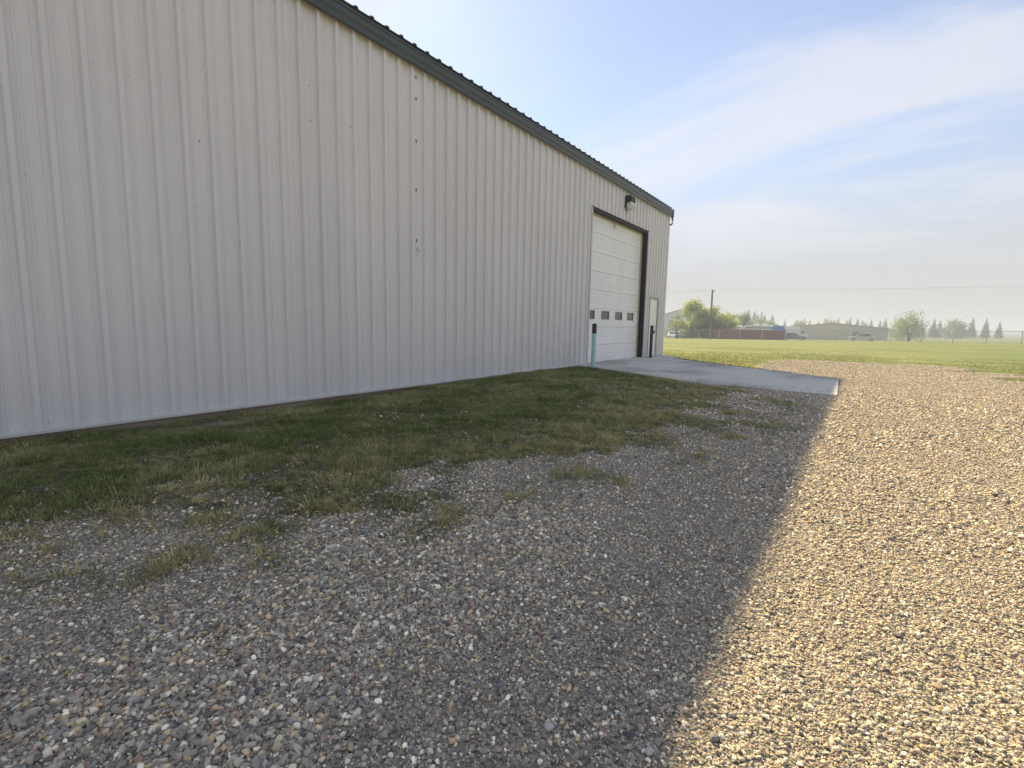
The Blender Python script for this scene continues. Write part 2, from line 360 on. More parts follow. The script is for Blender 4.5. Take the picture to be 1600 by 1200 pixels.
def siding_mesh(ya, yb, z0, z1, oy=0.0, T=0.004):
    mb = MB(); pr = rib_profile(ya, yb); n = len(pr)
    for t in (0, -T):
        for z in (z0, z1): mb.v += [(x + t, y - oy, z) for y, x in pr]
    def F(a, b, c, d): mb.f.append((a, b, c, d)); mb.c.append(None)
    for i in range(n - 1):
        F(i, i + 1, n + i + 1, n + i); F(2 * n + i, 3 * n + i, 3 * n + i + 1, 2 * n + i + 1)
        F(i, 2 * n + i, 2 * n + i + 1, i + 1); F(n + i, n + i + 1, 3 * n + i + 1, 3 * n + i)
    F(0, n, 3 * n, 2 * n); F(n - 1, 3 * n - 1, 4 * n - 1, 2 * n - 1)
    return mb.mesh('siding_panel', M_SIDING)

bld = empty('metal_building', (0, 0, 0), 'long beige ribbed metal shop building with dark green eave and white doors', 'building')
OD = (13.12, 17.46, 4.38)          # overhead door opening y0, y1, top
MD = (18.03, 18.97, 2.20)          # small door opening
PW = 3 * PITCH; start = RIB0 - PITCH / 2
kA = math.floor((Y0 - start) / PW); base_z = 0.035; top_z = EAVE - 0.03
std = siding_mesh(start, start + PW, base_z, top_z, start)
k = kA
while start + k * PW < Y1 - 0.05:
    a = start + k * PW; b = min(a + PW, Y1 - 0.02); a2 = max(a, Y0); k += 1
    def put(ya, yb, z0, z1):
        if yb - ya > 0.01: link('siding_panel', siding_mesh(ya, yb, z0, z1, ya), bld, (0, ya, 0))
    segs = [(OD, 0), (MD, 0)]
    hit = [o for o in (OD, MD) if o[0] < b and o[1] > a]
    if not hit:
        if a2 == a and abs(b - a - PW) < 1e-6: link('siding_panel', std, bld, (0, a, 0))
        else: put(a2, b, base_z, top_z)
        continue
    cur = a2
    for o in hit:
        put(cur, o[0], base_z, top_z) if cur < o[0] else None
        put(max(cur, o[0]), min(b, o[1]), o[2], top_z); cur = min(b, o[1])
    put(cur, b, base_z, top_z)
# inner wall so the sheet is backed, with the openings left free
core = MB()
core.box(-0.14, -0.006, Y0, OD[0] - 0.06, -0.12, EAVE - 0.05).box(-0.14, -0.006, OD[0] - 0.06, OD[1] + 0.06, OD[2] + 0.06, EAVE - 0.05)
core.box(-0.14, -0.006, OD[1] + 0.06, MD[0] - 0.03, -0.12, EAVE - 0.05).box(-0.14, -0.006, MD[0] - 0.03, MD[1] + 0.03, MD[2] + 0.03, EAVE - 0.05).box(-0.14, -0.006, MD[1] + 0.03, Y1 - 0.03, -0.12, EAVE - 0.05)
core.build('wall_framing', mat('stud_wall', (0.3, 0.25, 0.18), 0.8), bld)
# other walls
EW = [(-2.64, -2.30), (-1.88, -1.66), (-1.50, -1.36)]  # gaps for the added bright lites, lined up behind the overhead door windows
ew = MB().box(-DEPTH, -0.006, Y1 - 0.028, Y1 - 0.008, 0, 1.28).box(-DEPTH, -0.006, Y1 - 0.028, Y1 - 0.008, 1.74, EAVE - 0.06)
e = [-DEPTH] + [q for w in EW for q in w] + [-0.006]
for a, b in zip(e[0::2], e[1::2]): ew.box(a, b, Y1 - 0.028, Y1 - 0.008, 1.28, 1.74)
ew.add([(-DEPTH, Y1 - 0.018, EAVE - 0.06), (-0.1, Y1 - 0.018, EAVE - 0.06), (-DEPTH / 2, Y1 - 0.018, EAVE - 0.06 + SLOPE * DEPTH / 2)], [(0, 1, 2)]).build('end_wall', M_SIDING, bld)
MB().box(-DEPTH, -0.006, Y0 - 0.02, Y0, 0, EAVE - 0.06).add([(-DEPTH, Y0 - 0.01, EAVE - 0.06), (-0.1, Y0 - 0.01, EAVE - 0.06), (-DEPTH / 2, Y0 - 0.01, EAVE - 0.06 + SLOPE * DEPTH / 2)], [(0, 1, 2)]).build('end_wall', M_SIDING, bld)
MB().box(-DEPTH - 0.02, -DEPTH, Y0, Y1, 0, EAVE - 0.06).build('rear_wall', M_SIDING, bld)
M_ADDED_LITE = bpy.data.materials.new('added_bright_lite'); M_ADDED_LITE.use_nodes = True
_nt = M_ADDED_LITE.node_tree; _t = N(_nt, 'ShaderNodeBsdfTranslucent'); _t.inputs[0].default_value = (0.85, 0.87, 0.86, 1); _nt.links.new(_t.outputs[0], _nt.nodes['Material Output'].inputs['Surface'])
for a, b in EW: MB().box(a, b, Y1 - 0.020, Y1 - 0.016, 1.28, 1.62 if a < -2 else 1.74).build('window_or_added_pane', M_ADDED_LITE, bld)  # translucent panes added, sized to look bright through the overhead door windows
# roof sheets with ribs running up the slope
def roof_mesh(side):
    mb = MB(); pr = rib_profile(start, start + PW, False); n = len(pr)
    x0 = 0.115; x1 = -DEPTH / 2
    def P(y, h, x, t): return ((x if side > 0 else -DEPTH - x), y - start, EAVE + 0.055 + (x0 - x) * SLOPE + h * 0.62 - t)
    for t in (0, 0.006):
        for x in (x0, x1): mb.v += [P(y, h, x, t) for y, h in pr]
    for i in range(n - 1):
        for q in ((i, i + 1, n + i + 1, n + i), (2 * n + i, 3 * n + i, 3 * n + i + 1, 2 * n + i + 1), (i, 2 * n + i, 2 * n + i + 1, i + 1)): mb.f.append(q); mb.c.append(None)
    for q in ((0, n, 3 * n, 2 * n), (n - 1, 3 * n - 1, 4 * n - 1, 2 * n - 1)): mb.f.append(q); mb.c.append(None)
    return mb.mesh('roof_panel', M_GREEN)
rm = {s: roof_mesh(s) for s in (1, -1)}
for k in range(kA, kA + 40):
    a = start + k * PW
    if a > Y1 - 0.4: break
    for s in (1, -1): link('roof_panel', rm[s], bld, (0, a, 0))
MB().prism([(-DEPTH / 2 - 0.2, EAVE + 0.06 + SLOPE * (DEPTH / 2 - 0.1)), (-DEPTH / 2, EAVE + 0.12 + SLOPE * (DEPTH / 2 + 0.1)), (-DEPTH / 2 + 0.2, EAVE + 0.06 + SLOPE * (DEPTH / 2 - 0.1))], 'y', Y0, Y1 + 0.1).build('ridge_cap', M_GREEN, bld)
# eave gutter: box gutter with rolled lips
GUT = [(0.048, 5.40), (0.052, 5.372), (0.098, 5.350), (0.112, 5.362), (0.116, 5.425), (0.136, 5.470), (0.136, 5.492), (0.128, 5.497), (0.128, 5.555), (0.141, 5.563), (0.141, 5.590), (0.125, 5.596), (0.122, 5.575), (0.048, 5.56)]
gut = MB().prism(GUT, 'y', Y0, Y1 + 0.10).build('eave_gutter', M_GREEN, bld)
MB().prism([(0.03, 5.34), (0.146, 5.335), (0.15, 5.63), (0.12, 5.655), (0.03, 5.60)], 'y', Y1 + 0.102, Y1 + 0.125).build('gutter_end_cap', M_GREEN, gut)
for yy in np.arange(Y0 + 1.5, Y1, 3.05): MB().prism([(x + 0.0035, z) for x, z in GUT[2:8]] + [(x, z) for x, z in reversed(GUT[2:8])], 'y', yy, yy + 0.035).build('gutter_joint', M_GREEN, gut)
MB().tube([(0.10, Y1 + 0.06, 5.37), (0.10, Y1 + 0.10, 5.30), (0.10, Y1 + 0.125, 5.23), (0.10, Y1 + 0.115, 5.15), (0.09, Y1 + 0.08, 5.09), (0.06, Y1 + 0.03, 5.06), (0.02, Y1 + 0.0, 5.055)], 0.036, 10).build('downspout_elbow', M_BLACK, gut, smooth=True)
# trims
MB().prism([(-0.008, Y1 - 0.10), (0.050, Y1 - 0.10), (0.050, Y1 + 0.012), (-0.12, Y1 + 0.012), (-0.12, Y1 - 0.006), (-0.008, Y1 - 0.006)], 'z', 0.03, EAVE - 0.22).build('corner_trim', M_SIDING, bld)
def run(y0, y1, name):
    y = y0
    while y < y1 - 0.05:
        e = min(y + 3.05, y1)
        MB().prism([(-0.004, 0.058), (0.049, 0.040), (0.055, 0.036), (0.055, 0.010), (0.051, 0.010), (0.050, 0.030), (-0.004, 0.034)], 'y', y, e - 0.006).build(name, M_TRIM, bld)
        y = e
run(Y0, OD[0] - 0.02, 'base_trim'); run(OD[1] + 0.05, MD[0] - 0.06, 'base_trim'); run(MD[1] + 0.06, Y1 - 0.125, 'base_trim')
for y0, y1 in ((Y0, -4.2), (-4.2, 0.6), (0.6, 3.05), (3.05, 6.1), (6.1, 9.7), (9.7, OD[0] - 0.1)):
    MB().box(-0.004, 0.022, y0 + 0.004, y1 - 0.004, -0.17, 0.026).build('sill_board', M_WOOD, bld)
MB().box(-0.004, 0.026, OD[1] + 0.05, MD[0] - 0.06, -0.05, 0.028).build('foundation_edge', M_CONC, bld)
MB().box(-0.004, 0.026, MD[1] + 0.06, Y1 - 0.06, -0.05, 0.028).build('foundation_edge', M_CONC, bld)
# old anchor holes where a downspout hung, and the scuff under them
for z in (5.24, 4.90, 4.22, 3.42, 2.57):
    MB().tube([(-0.004, 0, 0), (0.0065, 0, 0)], 0.020, 8).build('anchor_hole', M_BLACK, bld, loc=(0, 6.365, z))
    MB().tube([(-0.003, 0, 0), (0.0055, 0, 0)], 0.010, 6).build('anchor_hole', M_BLACK, bld, loc=(0, 6.37, z - 0.032))
for i in range(16):
    t = random.random() * 6.28; r = 0.03 + random.random() * 0.06
    MB().tube([(-0.003, 0, 0), (0.0045, 0, 0)], random.uniform(0.004, 0.014), 5).build('scuff_mark', mat('scuffed_paint', (0.16, 0.15, 0.14), 0.7), bld, loc=(0, 6.385 + r * math.cos(t) * 0.7, 2.37 + r * math.sin(t)))
for (yy, zz) in ((5.03, 4.02), (4.35, 4.35), (4.36, 3.9), (5.4, 3.7), (2.9, 3.2), (8.0, 3.3), (9.9, 2.9)):
    MB().tube([(-0.003, 0, 0), (0.005, 0, 0)], 0.009, 6).build('anchor_hole', mat('scuffed_paint', (0.16, 0.15, 0.14), 0.7), bld, loc=(0, yy, zz))

# rows of fixing screws beside every rib
M_SCREW = mat('screw_heads', (0.42, 0.41, 0.40), 0.5, var=0.1)
sw = MB()
for i in range(-41, 57):
    yy = RIB0 + i * PITCH + 0.088
    for z in (0.10, 1.25, 2.45, 3.65, 4.85):
        if (OD[0] - 0.05 < yy < OD[1] + 0.05 and z < OD[2]) or (MD[0] - 0.05 < yy < MD[1] + 0.05 and z < MD[2]) or yy < Y0 + 0.1 or yy > Y1 - 0.15: continue
        y2, z2 = yy + random.gauss(0, .003), z + random.gauss(0, .006)
        sw.tube([(0.0005, y2, z2), (0.0055, y2, z2)], [0.0085, 0.006], 6)
tag(sw.build('screw_heads', M_SCREW, bld), kind='stuff')

# overhead door -------------------------------------------------------------
odoor = link('overhead_door', None, bld, (0, 0, 0))
DX = -0.150; SH = (OD[2] + 0.02) / 8
def section_profile(i):
    z0 = i * SH; z1 = z0 + SH; g = 0.006
    p = [(DX - 0.04, z0 + 0.003), (DX - 0.002, z0 + 0.003), (DX + 0.004, z0 + 0.012)]
    for q in (0.24, 0.43, 0.57, 0.76):
        zc = z0 + SH * q; p += [(DX + 0.004, zc - 0.016), (DX - 0.003, zc - 0.008), (DX - 0.003, zc + 0.008), (DX + 0.004, zc + 0.016)]
    return p + [(DX + 0.004, z1 - 0.012), (DX - 0.002, z1 - 0.004), (DX - 0.04, z1 - 0.004)]
WIN = [(13.25, 13.87), (14.31, 14.93), (15.37, 15.98), (16.36, 16.98)]
for i in range(8):
    if i == 2:
        z0 = i * SH; z1 = z0 + SH; wz0, wz1 = 1.32, 1.60; mb = MB()
        xs = (DX - 0.04, DX + 0.004)
        mb.box(*xs, OD[0] - 0.03, OD[1] + 0.03, z0 + 0.003, wz0).box(*xs, OD[0] - 0.03, OD[1] + 0.03, wz1, z1 - 0.004)
        e = [OD[0] - 0.03] + [q for w in WIN for q in w] + [OD[1] + 0.03]
        for a, b in zip(e[0::2], e[1::2]): mb.box(*xs, a, b, wz0, wz1)
        sec = mb.build('door_section', M_WHITE, odoor)
        for a, b in WIN:
            MB().box(DX - 0.02, DX - 0.012, a, b, wz0, wz1).build('window_or_added_pane', M_GLASS, odoor)
            f = MB()
            for (ya, yb, za, zb) in ((a - 0.03, a + 0.008, wz0 - 0.03, wz1 + 0.03), (b - 0.008, b + 0.03, wz0 - 0.03, wz1 + 0.03), (a + 0.008, b - 0.008, wz0 - 0.03, wz0 + 0.008), (a + 0.008, b - 0.008, wz1 - 0.008, wz1 + 0.03)):
                f.box(DX + 0.0045, DX + 0.014, ya, yb, za, zb)
            f.build('window_frame', M_WHITE, odoor)
    else:
        MB().prism(section_profile(i), 'y', OD[0] - 0.03, OD[1] + 0.03).build('door_section', M_WHITE, odoor)
MB().box(DX - 0.03, DX + 0.008, OD[0] - 0.02, OD[1] + 0.02, 0.02 - 0.015, 0.0245).build('bottom_seal', M_BLACK, odoor)
MB().box(DX + 0.005, DX + 0.03, OD[1] - 0.12, OD[1] - 0.013, 0.024, OD[2] - 0.05).build('weather_strip', M_TAN, odoor)
MB().box(DX + 0.005, DX + 0.03, OD[0] + 0.012, OD[0] + 0.06, 0.024, OD[2] - 0.05).build('weather_strip', M_TAN, odoor)
MB().box(DX + 0.005, DX + 0.03, OD[0] + 0.062, OD[1] - 0.122, OD[2] - 0.07, OD[2] - 0.012).build('weather_strip', M_TAN, odoor)
MB().box(DX + 0.031, DX + 0.05, 14.98, 15.02, OD[2] - 0.22, OD[2] - 0.05).build('latch_cable', M_STEEL, odoor)
# jamb returns and header flashing
MB().box(-0.34, 0.051, OD[1] - 0.012, OD[1] + 0.055, 0.02, OD[2] + 0.055).build('door_jamb', M_DARKTRIM, bld)
MB().box(-0.34, 0.051, OD[0] - 0.055, OD[0] + 0.012, 0.02, OD[2] + 0.055).build('door_jamb', mat('pale_trim', None), bld)
MB().box(-0.34, 0.052, OD[0] + 0.013, OD[1] - 0.013, OD[2] - 0.012, OD[2] + 0.05).build('door_header', M_DARKTRIM, bld)
MB().box(0.0, 0.064, OD[0] - 0.08, OD[1] + 0.08, OD[2] + 0.056, OD[2] + 0.075).build('drip_cap', M_DARKTRIM, bld)
# small entry door -----------------------------------------------------------
ed = link('entry_door', None, bld, (0, 0, 0))
fr = MB()
fr.box(-0.10, 0.053, MD[0], MD[0] + 0.045, 0.02, MD[2]).box(-0.10, 0.053, MD[1] - 0.045, MD[1], 0.02, MD[2]).box(-0.10, 0.053, MD[0] + 0.045, MD[1] - 0.045, MD[2] - 0.05, MD[2])
fr.build('door_frame', mat('grey_door_frame', (0.36, 0.35, 0.35), 0.5), ed)
MB().box(-0.06, 0.018, MD[0] + 0.048, MD[1] - 0.048, 0.035, MD[2] - 0.053).build('door_leaf', M_WHITE, ed, bevel=0.002)
MB().box(-0.10, 0.045, MD[0] + 0.046, MD[1] - 0.046, 0.0225, 0.033).build('threshold', M_STEEL, ed)
MB().tube([(0.018, MD[1] - 0.11, 0.98), (0.06, MD[1] - 0.11, 0.98), (0.065, MD[1] - 0.2, 0.98)], 0.013, 8).tube([(0.018, MD[1] - 0.11, 0.98), (0.026, MD[1] - 0.11, 0.98)], 0.035, 10).build('door_handle', M_STEEL, ed)
for z in (0.3, 1.1, 1.95): MB().tube([(0.03, MD[0] + 0.047, z - 0.05), (0.03, MD[0] + 0.047, z + 0.05)], 0.012, 6).build('hinge', M_STEEL, ed)

LAMP_S = 0.88
# wall pack light -------------------------------------------------------------
wl = empty('wall_light', (0.047, 15.45, 4.98), 'dark wall pack light with clear lens above the overhead door', 'light')
MB().box(0, 0.05, -0.17, 0.17, -0.16, 0.24).build('back_plate', M_DARKTRIM, wl, bevel=0.012)
MB().prism([(0.051, -0.20), (0.075, -0.22), (0.10, -0.02), (0.27, 0.03), (0.28, 0.06), (0.26, 0.20), (0.22, 0.245), (0.051, 0.245)], 'y', -0.18, 0.18).build('housing', M_DARKTRIM, wl, bevel=0.008)
ln = MB(); rows = []
for i in range(6):
    t = i / 5; x = 0.105 + 0.15 * math.cos(t * math.pi / 2); z = 0.02 - 0.23 * math.sin(t * math.pi / 2); rows.append((x, z))
rows = rows + [(0.08, -0.21), (0.1, 0.0)]
ln.prism([(x, z) for x, z in rows], 'y', -0.165, 0.165).build('lens', mat('prismatic_lens', (0.55, 0.56, 0.55), 0.18, var=0.25, nscale=12, spec=0.8), wl, bevel=0.004)
wl.scale = (LAMP_S,) * 3

# ------------------------------------------------------------------ bollards
def bollard(x, y, h, r, label, split=None, m1=None, m2=None, base=0.0):
    t = empty('bollard', (x, y, base), label, 'bollard', 'bollards guarding the doors')
    zs = split if split else h - 0.02
    MB().tube([(0, 0, -0.05), (0, 0, zs)], r, 20).build('post', m1, t, smooth=False)
    dome = [(0, 0, zs)] + [(0, 0, h - r * 0.5 + r * 0.5 * math.sin(a)) for a in (0, 0.5, 1.0, 1.4)]
    rr = [r * 1.03, r * 1.03, r * 1.03 * math.cos(0.5), r * math.cos(1.0), r * math.cos(1.4)]
    MB().tube(dome, rr, 20).build('cap_sleeve', m2, t)
    return t
bollard(0.62, 12.30, 1.20, 0.060, 'teal steel bollard with a black sleeve at the left of the overhead door', 0.93,
        mat('teal_paint', (0.40, 0.66, 0.63), 0.55, var=0.1, nscale=9), mat('black_plastic', None), 0.0)
bb = bollard(0.32, 17.62, 1.16, 0.055, 'black steel bollard beside the small white entry door', 1.05, mat('black_paint', (0.018, 0.018, 0.02), 0.45, var=0.3, nscale=20), mat('black_plastic', None), 0.02)
MB().box(0.07, 0.10, -0.03, 0.03, 0.86, 0.96).build('latch_plate', M_DARKTRIM, bb)

# ------------------------------------------------------------------ scatter helper: instances on points for uncountable stuff
def scatter(name, pts, protos, pick, rot, scl, tint, label, cat=None):
    me = bpy.data.meshes.new(name); me.vertices.add(len(pts)); me.vertices.foreach_set('co', np.asarray(pts, np.float32).ravel())
    for nm, ty, key, arr in (('pick', 'INT', 'value', pick), ('rot', 'FLOAT_VECTOR', 'vector', rot), ('scl', 'FLOAT_VECTOR', 'vector', scl)):
        at = me.attributes.new(nm, ty, 'POINT'); at.data.foreach_set(key, np.asarray(arr, np.int32 if ty == 'INT' else np.float32).ravel())
    at = me.attributes.new('tint', 'FLOAT_COLOR', 'POINT'); at.data.foreach_set('color', np.concatenate([tint, np.ones((len(pts), 1))], 1).astype(np.float32).ravel())
    col = bpy.data.collections.new(name + '_pieces')
    for i, p in enumerate(protos):
        o = bpy.data.objects.new('%s_piece_%02d' % (name, i), p); col.objects.link(o)
    ng = bpy.data.node_groups.new(name, 'GeometryNodeTree'); L = ng.links.new
    ng.interface.new_socket('Geometry', in_out='INPUT', socket_type='NodeSocketGeometry'); ng.interface.new_socket('Geometry', in_out='OUTPUT', socket_type='NodeSocketGeometry')
    gi = N(ng, 'NodeGroupInput'); go = N(ng, 'NodeGroupOutput'); ip = N(ng, 'GeometryNodeInstanceOnPoints')
    ci = N(ng, 'GeometryNodeCollectionInfo'); ci.inputs['Collection'].default_value = col; ci.inputs['Separate Children'].default_value = True; ci.inputs['Reset Children'].default_value = True
    def na(nm, ty): a = N(ng, 'GeometryNodeInputNamedAttribute', data_type=ty); a.inputs['Name'].default_value = nm; return a.outputs['Attribute']
    er = N(ng, 'FunctionNodeEulerToRotation'); L(na('rot', 'FLOAT_VECTOR'), er.inputs[0])
    L(gi.outputs[0], ip.inputs['Points']); L(ci.outputs[0], ip.inputs['Instance']); ip.inputs['Pick Instance'].default_value = True
    L(na('pick', 'INT'), ip.inputs['Instance Index']); L(er.outputs[0], ip.inputs['Rotation']); L(na('scl', 'FLOAT_VECTOR'), ip.inputs['Scale'])
    L(ip.outputs[0], go.inputs[0])
    o = link(name, me); md = o.modifiers.new('scatter', 'NODES'); md.node_group = ng
    return tag(o, label, cat, kind='stuff')

# pebbles ----------------------------------------------------------------------
M_PEB = mat('pebble_stone', (0.82, 0.82, 0.82), 0.75, nscale=60, col2=(1.12, 1.10, 1.08), attr='tint', inst=True, spec=0.35, bump=0.3, bscale=150)
def pebble_mesh(i, sub):
    r = random.Random(i); bm = bmesh.new(); bmesh.ops.create_icosphere(bm, subdivisions=sub, radius=0.5)
    pl = [(Vector((r.gauss(0, 1), r.gauss(0, 1), r.gauss(0, 1))).normalized(), r.uniform(0.26, 0.44)) for _ in range(9)]
    for v in bm.verts:
        for n, d in pl:
            e = v.co.dot(n) - d
            if e > 0: v.co -= n * e * 0.95
        v.co *= 1 + 0.06 * r.uniform(-1, 1)
        v.co.x *= 1.15; v.co.z *= 0.72
    me = bpy.data.meshes.new('pebble'); bm.to_mesh(me); bm.free(); me.shade_smooth() if i % 2 else None; me.materials.append(M_PEB); return me
PEB = [pebble_mesh(i, 2) for i in range(8)]
PAL = 2.15 * np.array((1.06, 1.0, 0.87)) * np.array([(.17, .165, .16), (.22, .215, .205), (.13, .128, .128), (.27, .255, .235), (.19, .175, .155), (.40, .385, .355), (.52, .51, .48), (.30, .24, .16), (.085, .085, .088), (.19, .135, .12), (.16, .17, .185), (.24, .19, .17), (.36, .30, .22)])
PW_ = np.array([.15, .14, .12, .11, .13, .075, .04, .05, .08, .035, .025, .04, .05]); PW_ = PW_ / PW_.sum()
def pebble_points(n, rlo, rhi, s0, s1, xr=(2.4, 13.0), yr=(-1.6, 15.5), power=1.6):
    x = RNG.uniform(*xr, n); y = RNG.uniform(*yr, n); r = np.hypot(x - CAM_POS.x, y)
    coarse = fbm(x + 30, y + 8, 0.8, 3)
    keep = (r >= rlo) & (r < rhi) & (in_gravel(x, y) > 0.05) & (RNG.random(n) > verge(x, y) * 1.5) & (x > 1.5 + 0.5 * RNG.random(n))
    track = np.exp(-((x - 5.75 - 0.1 * np.sin(y * .7)) / 0.28) ** 2) + np.exp(-((x - 7.5 - 0.1 * np.sin(y * .7 + 1)) / 0.28) ** 2)
    keep &= RNG.random(n) > 0.22 * track
    keep &= ~inside_apron(x, y) | (RNG.random(n) < 0.10 * np.exp(-np.maximum(0, y - np.interp(x, [a[0] for a in APRON[:8]], [a[1] for a in APRON[:8]])) / 0.25))
    x, y, coarse = x[keep], y[keep], coarse[keep]; m = len(x)
    s = s0 + (s1 - s0) * RNG.random(m) ** power
    s *= np.where(x < 5.4, 0.92 + 0.35 * sstep(0.45, 0.65, coarse), 0.86 + 0.22 * sstep(0.45, 0.65, coarse))
    return x, y, s
def inside_apron(x, y, grow=0.0):
    ins = np.zeros(len(x), bool); P = APRON; j = len(P) - 1
    for i in range(len(P)):
        (xi, yi), (xj, yj) = P[i], P[j]
        c = ((yi > y) != (yj > y)) & (x < (xj - xi) * (y - yi) / ((yj - yi) or 1e-9) + xi); ins ^= c; j = i
    return ins
sets = [pebble_points(540000, 0.0, 3.2, 0.0055, 0.0225, (2.8, 10.0), (-1.6, 3.3), 4.0),
        pebble_points(540000, 3.2, 6.0, 0.0075, 0.0255, (1.5, 12.0), (-1.6, 6.0), 3.4),
        pebble_points(460000, 6.0, 12.5, 0.011, 0.034, (0.5, 14.0), (-1.5, 12.6), 2.8),
        pebble_points(90000, 10.0, 24.0, 0.012, 0.032, (3.6, 11.0), (12.0, 22.5), 2.6)]
px = np.concatenate([s[0] for s in sets]); py = np.concatenate([s[1] for s in sets]); ps = np.concatenate([s[2] for s in sets]); n = len(px)
pz = np.where(inside_apron(px, py), 0.024 + ps * 0.25, ground_z(px, py) + ps * RNG.uniform(-0.16, 0.33, n))
tint = PAL[RNG.choice(len(PAL), n, p=PW_)] * RNG.uniform(0.8, 1.2, (n, 1))
scatter('gravel', np.stack([px, py, pz], 1), PEB, RNG.integers(0, 8, n), np.stack([RNG.normal(0, 0.5, n), RNG.normal(0, 0.5, n), RNG.uniform(0, 6.28, n)], 1),
        np.stack([ps, ps * RNG.uniform(0.75, 1.1, n), ps * RNG.uniform(0.7, 1.1, n)], 1), tint, 'loose mixed grey and tan pebbles covering the drive')
print('pebbles', n)
# the larger stones that can be told apart, children of the drive
M_ST = [mat('stone_%d' % i, c, 0.75, var=0.12, nscale=35, bump=0.3, bscale=120) for i, c in enumerate([(.5, .48, .44), (.33, .31, .28), (.20, .195, .19), (.36, .29, .19), (.10, .10, .105), (.25, .18, .15), (.42, .38, .31)])]
STN = []
for i in range(14):
    me = pebble_mesh(100 + i, 2).copy(); me.materials.clear(); me.materials.append(M_ST[i % 7]); me.name = 'stone'; STN.append(me)
ns = 0
for _ in range(4000):
    x = random.uniform(3.6, 8.6); y = random.uniform(0.2, 5.2); r = math.hypot(x - CAM_POS.x, y)
    if r > 5.2 or random.random() > (1.0 if x < 5.2 else 0.35) * (1.25 - r * 0.18): continue
    if verge(np.array([x]), np.array([y]))[0] > 0.3: continue
    o = link('stone', STN[random.choice([0, 1, 1, 2, 2, 3, 4, 5, 6, 7, 8, 9, 9, 10, 11, 13])], yard)
    s = random.uniform(0.020, 0.038) * (0.8 + 0.10 * r)
    o.scale = (s, s * random.uniform(0.7, 1), s * random.uniform(0.7, 1)); o.rotation_euler = (random.gauss(0, .25), random.gauss(0, .25), random.uniform(0, 6.28))
    o.location = (x, y, float(ground_z(x, y)) + s * 0.16); ns += 1
    if ns >= 230: break

# grass tufts --------------------------------------------------------------------
M_GRASS = mat('grass_blade', (0.85, 0.85, 0.85), 0.7, nscale=3, col2=(1.15, 1.15, 1.1), attr='tint', inst=True, spec=0.2, alpha_subsurf=0.45)
def tuft_mesh(i, nb, hmin, hmax, spread, lean):
    r = random.Random(500 + i); mb = MB()
    for _ in range(nb):
        a = r.uniform(0, 6.28); d = spread * math.sqrt(r.random()); bx, by = d * math.cos(a), d * math.sin(a)
        h = r.uniform(hmin, hmax); w = r.uniform(0.002, 0.0042); la = a + r.gauss(0, 0.8); ll = h * r.uniform(0.15, lean); ux, uy = math.cos(la), math.sin(la); wx, wy = -uy * w, ux * w
        P = lambda t: (bx + ux * ll * t * t, by + uy * ll * t * t, h * (t - 0.25 * t * t * (ll / h)) - 0.004)
        p0, p1, p2 = P(0), P(0.5), P(1)
        mb.add([(p0[0] - wx, p0[1] - wy, p0[2]), (p0[0] + wx, p0[1] + wy, p0[2]), (p1[0] - wx * .8, p1[1] - wy * .8, p1[2]), (p1[0] + wx * .8, p1[1] + wy * .8, p1[2]), p2], [(0, 1, 3, 2), (2, 3, 4)])
    return mb.mesh('tuft', M_GRASS)
TUF = [tuft_mesh(i, 18, 0.012, 0.040, 0.06, 1.5) for i in range(5)] + [tuft_mesh(5 + i, 20, 0.025, 0.075, 0.05, 1.2) for i in range(3)]
def grass_tint(x, y, n, dry):
    g = np.array((0.16, 0.215, 0.058)); d = np.array((0.47, 0.425, 0.22)); k = np.clip(dry + RNG.normal(0, 0.16, n), 0, 1)[:, None]
    return (g * (1 - k) + d * k) * RNG.uniform(0.55, 1.5, (n, 1))
nT = 120000; gx = RNG.uniform(0.02, 6.3, nT); gy = RNG.uniform(-4.0, 12.6, nT); gm = verge(gx, gy)
keep = (RNG.random(nT) < gm * 0.95) & ~inside_apron(gx, gy) ; gx, gy, gm = gx[keep], gy[keep], gm[keep]
# single tufts out in the gravel
extra = []
for (cx, cy, q, sp) in ((4.27, 1.14, 26, 0.11), (4.47, 1.17, 12, 0.06), (4.79, 1.50, 16, 0.07), (4.72, 2.70, 30, 0.12), (4.6, 2.5, 16, 0.14), (4.45, 3.6, 26, 0.18), (4.95, 4.9, 14, 0.12), (5.0, 5.9, 12, 0.2), (4.2, 1.5, 14, 0.18), (4.0, 2.1, 18, 0.2), (3.9, 0.9, 14, 0.2)):
    extra += [(cx + random.gauss(0, sp), cy + random.gauss(0, sp), 0.5) for _ in range(q)]
for i in range(150):                        # along the edge of the apron
    t = random.random(); j = random.randrange(0, 6); a, b = APRON[j], APRON[j + 1]
    extra.append((a[0] + (b[0] - a[0]) * t - 0.03 + random.gauss(0, .03), a[1] + (b[1] - a[1]) * t - 0.06 - abs(random.gauss(0, .05)), 0.7))
extra = np.array(extra); gx = np.concatenate([gx, extra[:, 0]]); gy = np.concatenate([gy, extra[:, 1]]); gm = np.concatenate([gm, extra[:, 2]]); n = len(gx)
dry = np.clip(0.16 + 0.75 * sstep(0.40, 0.66, fbm(gx + 5, gy + 50, 1.1, 3)) * 0.6 + 0.42 * (1 - sstep(0.3, 0.9, gm)) + 0.25 * sstep(2.2, 4.2, gx), 0, 1)
s = RNG.uniform(0.6, 1.25, n) * (0.48 + 0.36 * gm) * (0.7 + 0.8 * sstep(0.4, 0.65, fbm(gx + 2, gy + 90, 3.2, 2)))
gz = ground_z(gx, gy)
pick = np.where(RNG.random(n) < 0.75, RNG.integers(0, 5, n), RNG.integers(5, 8, n))
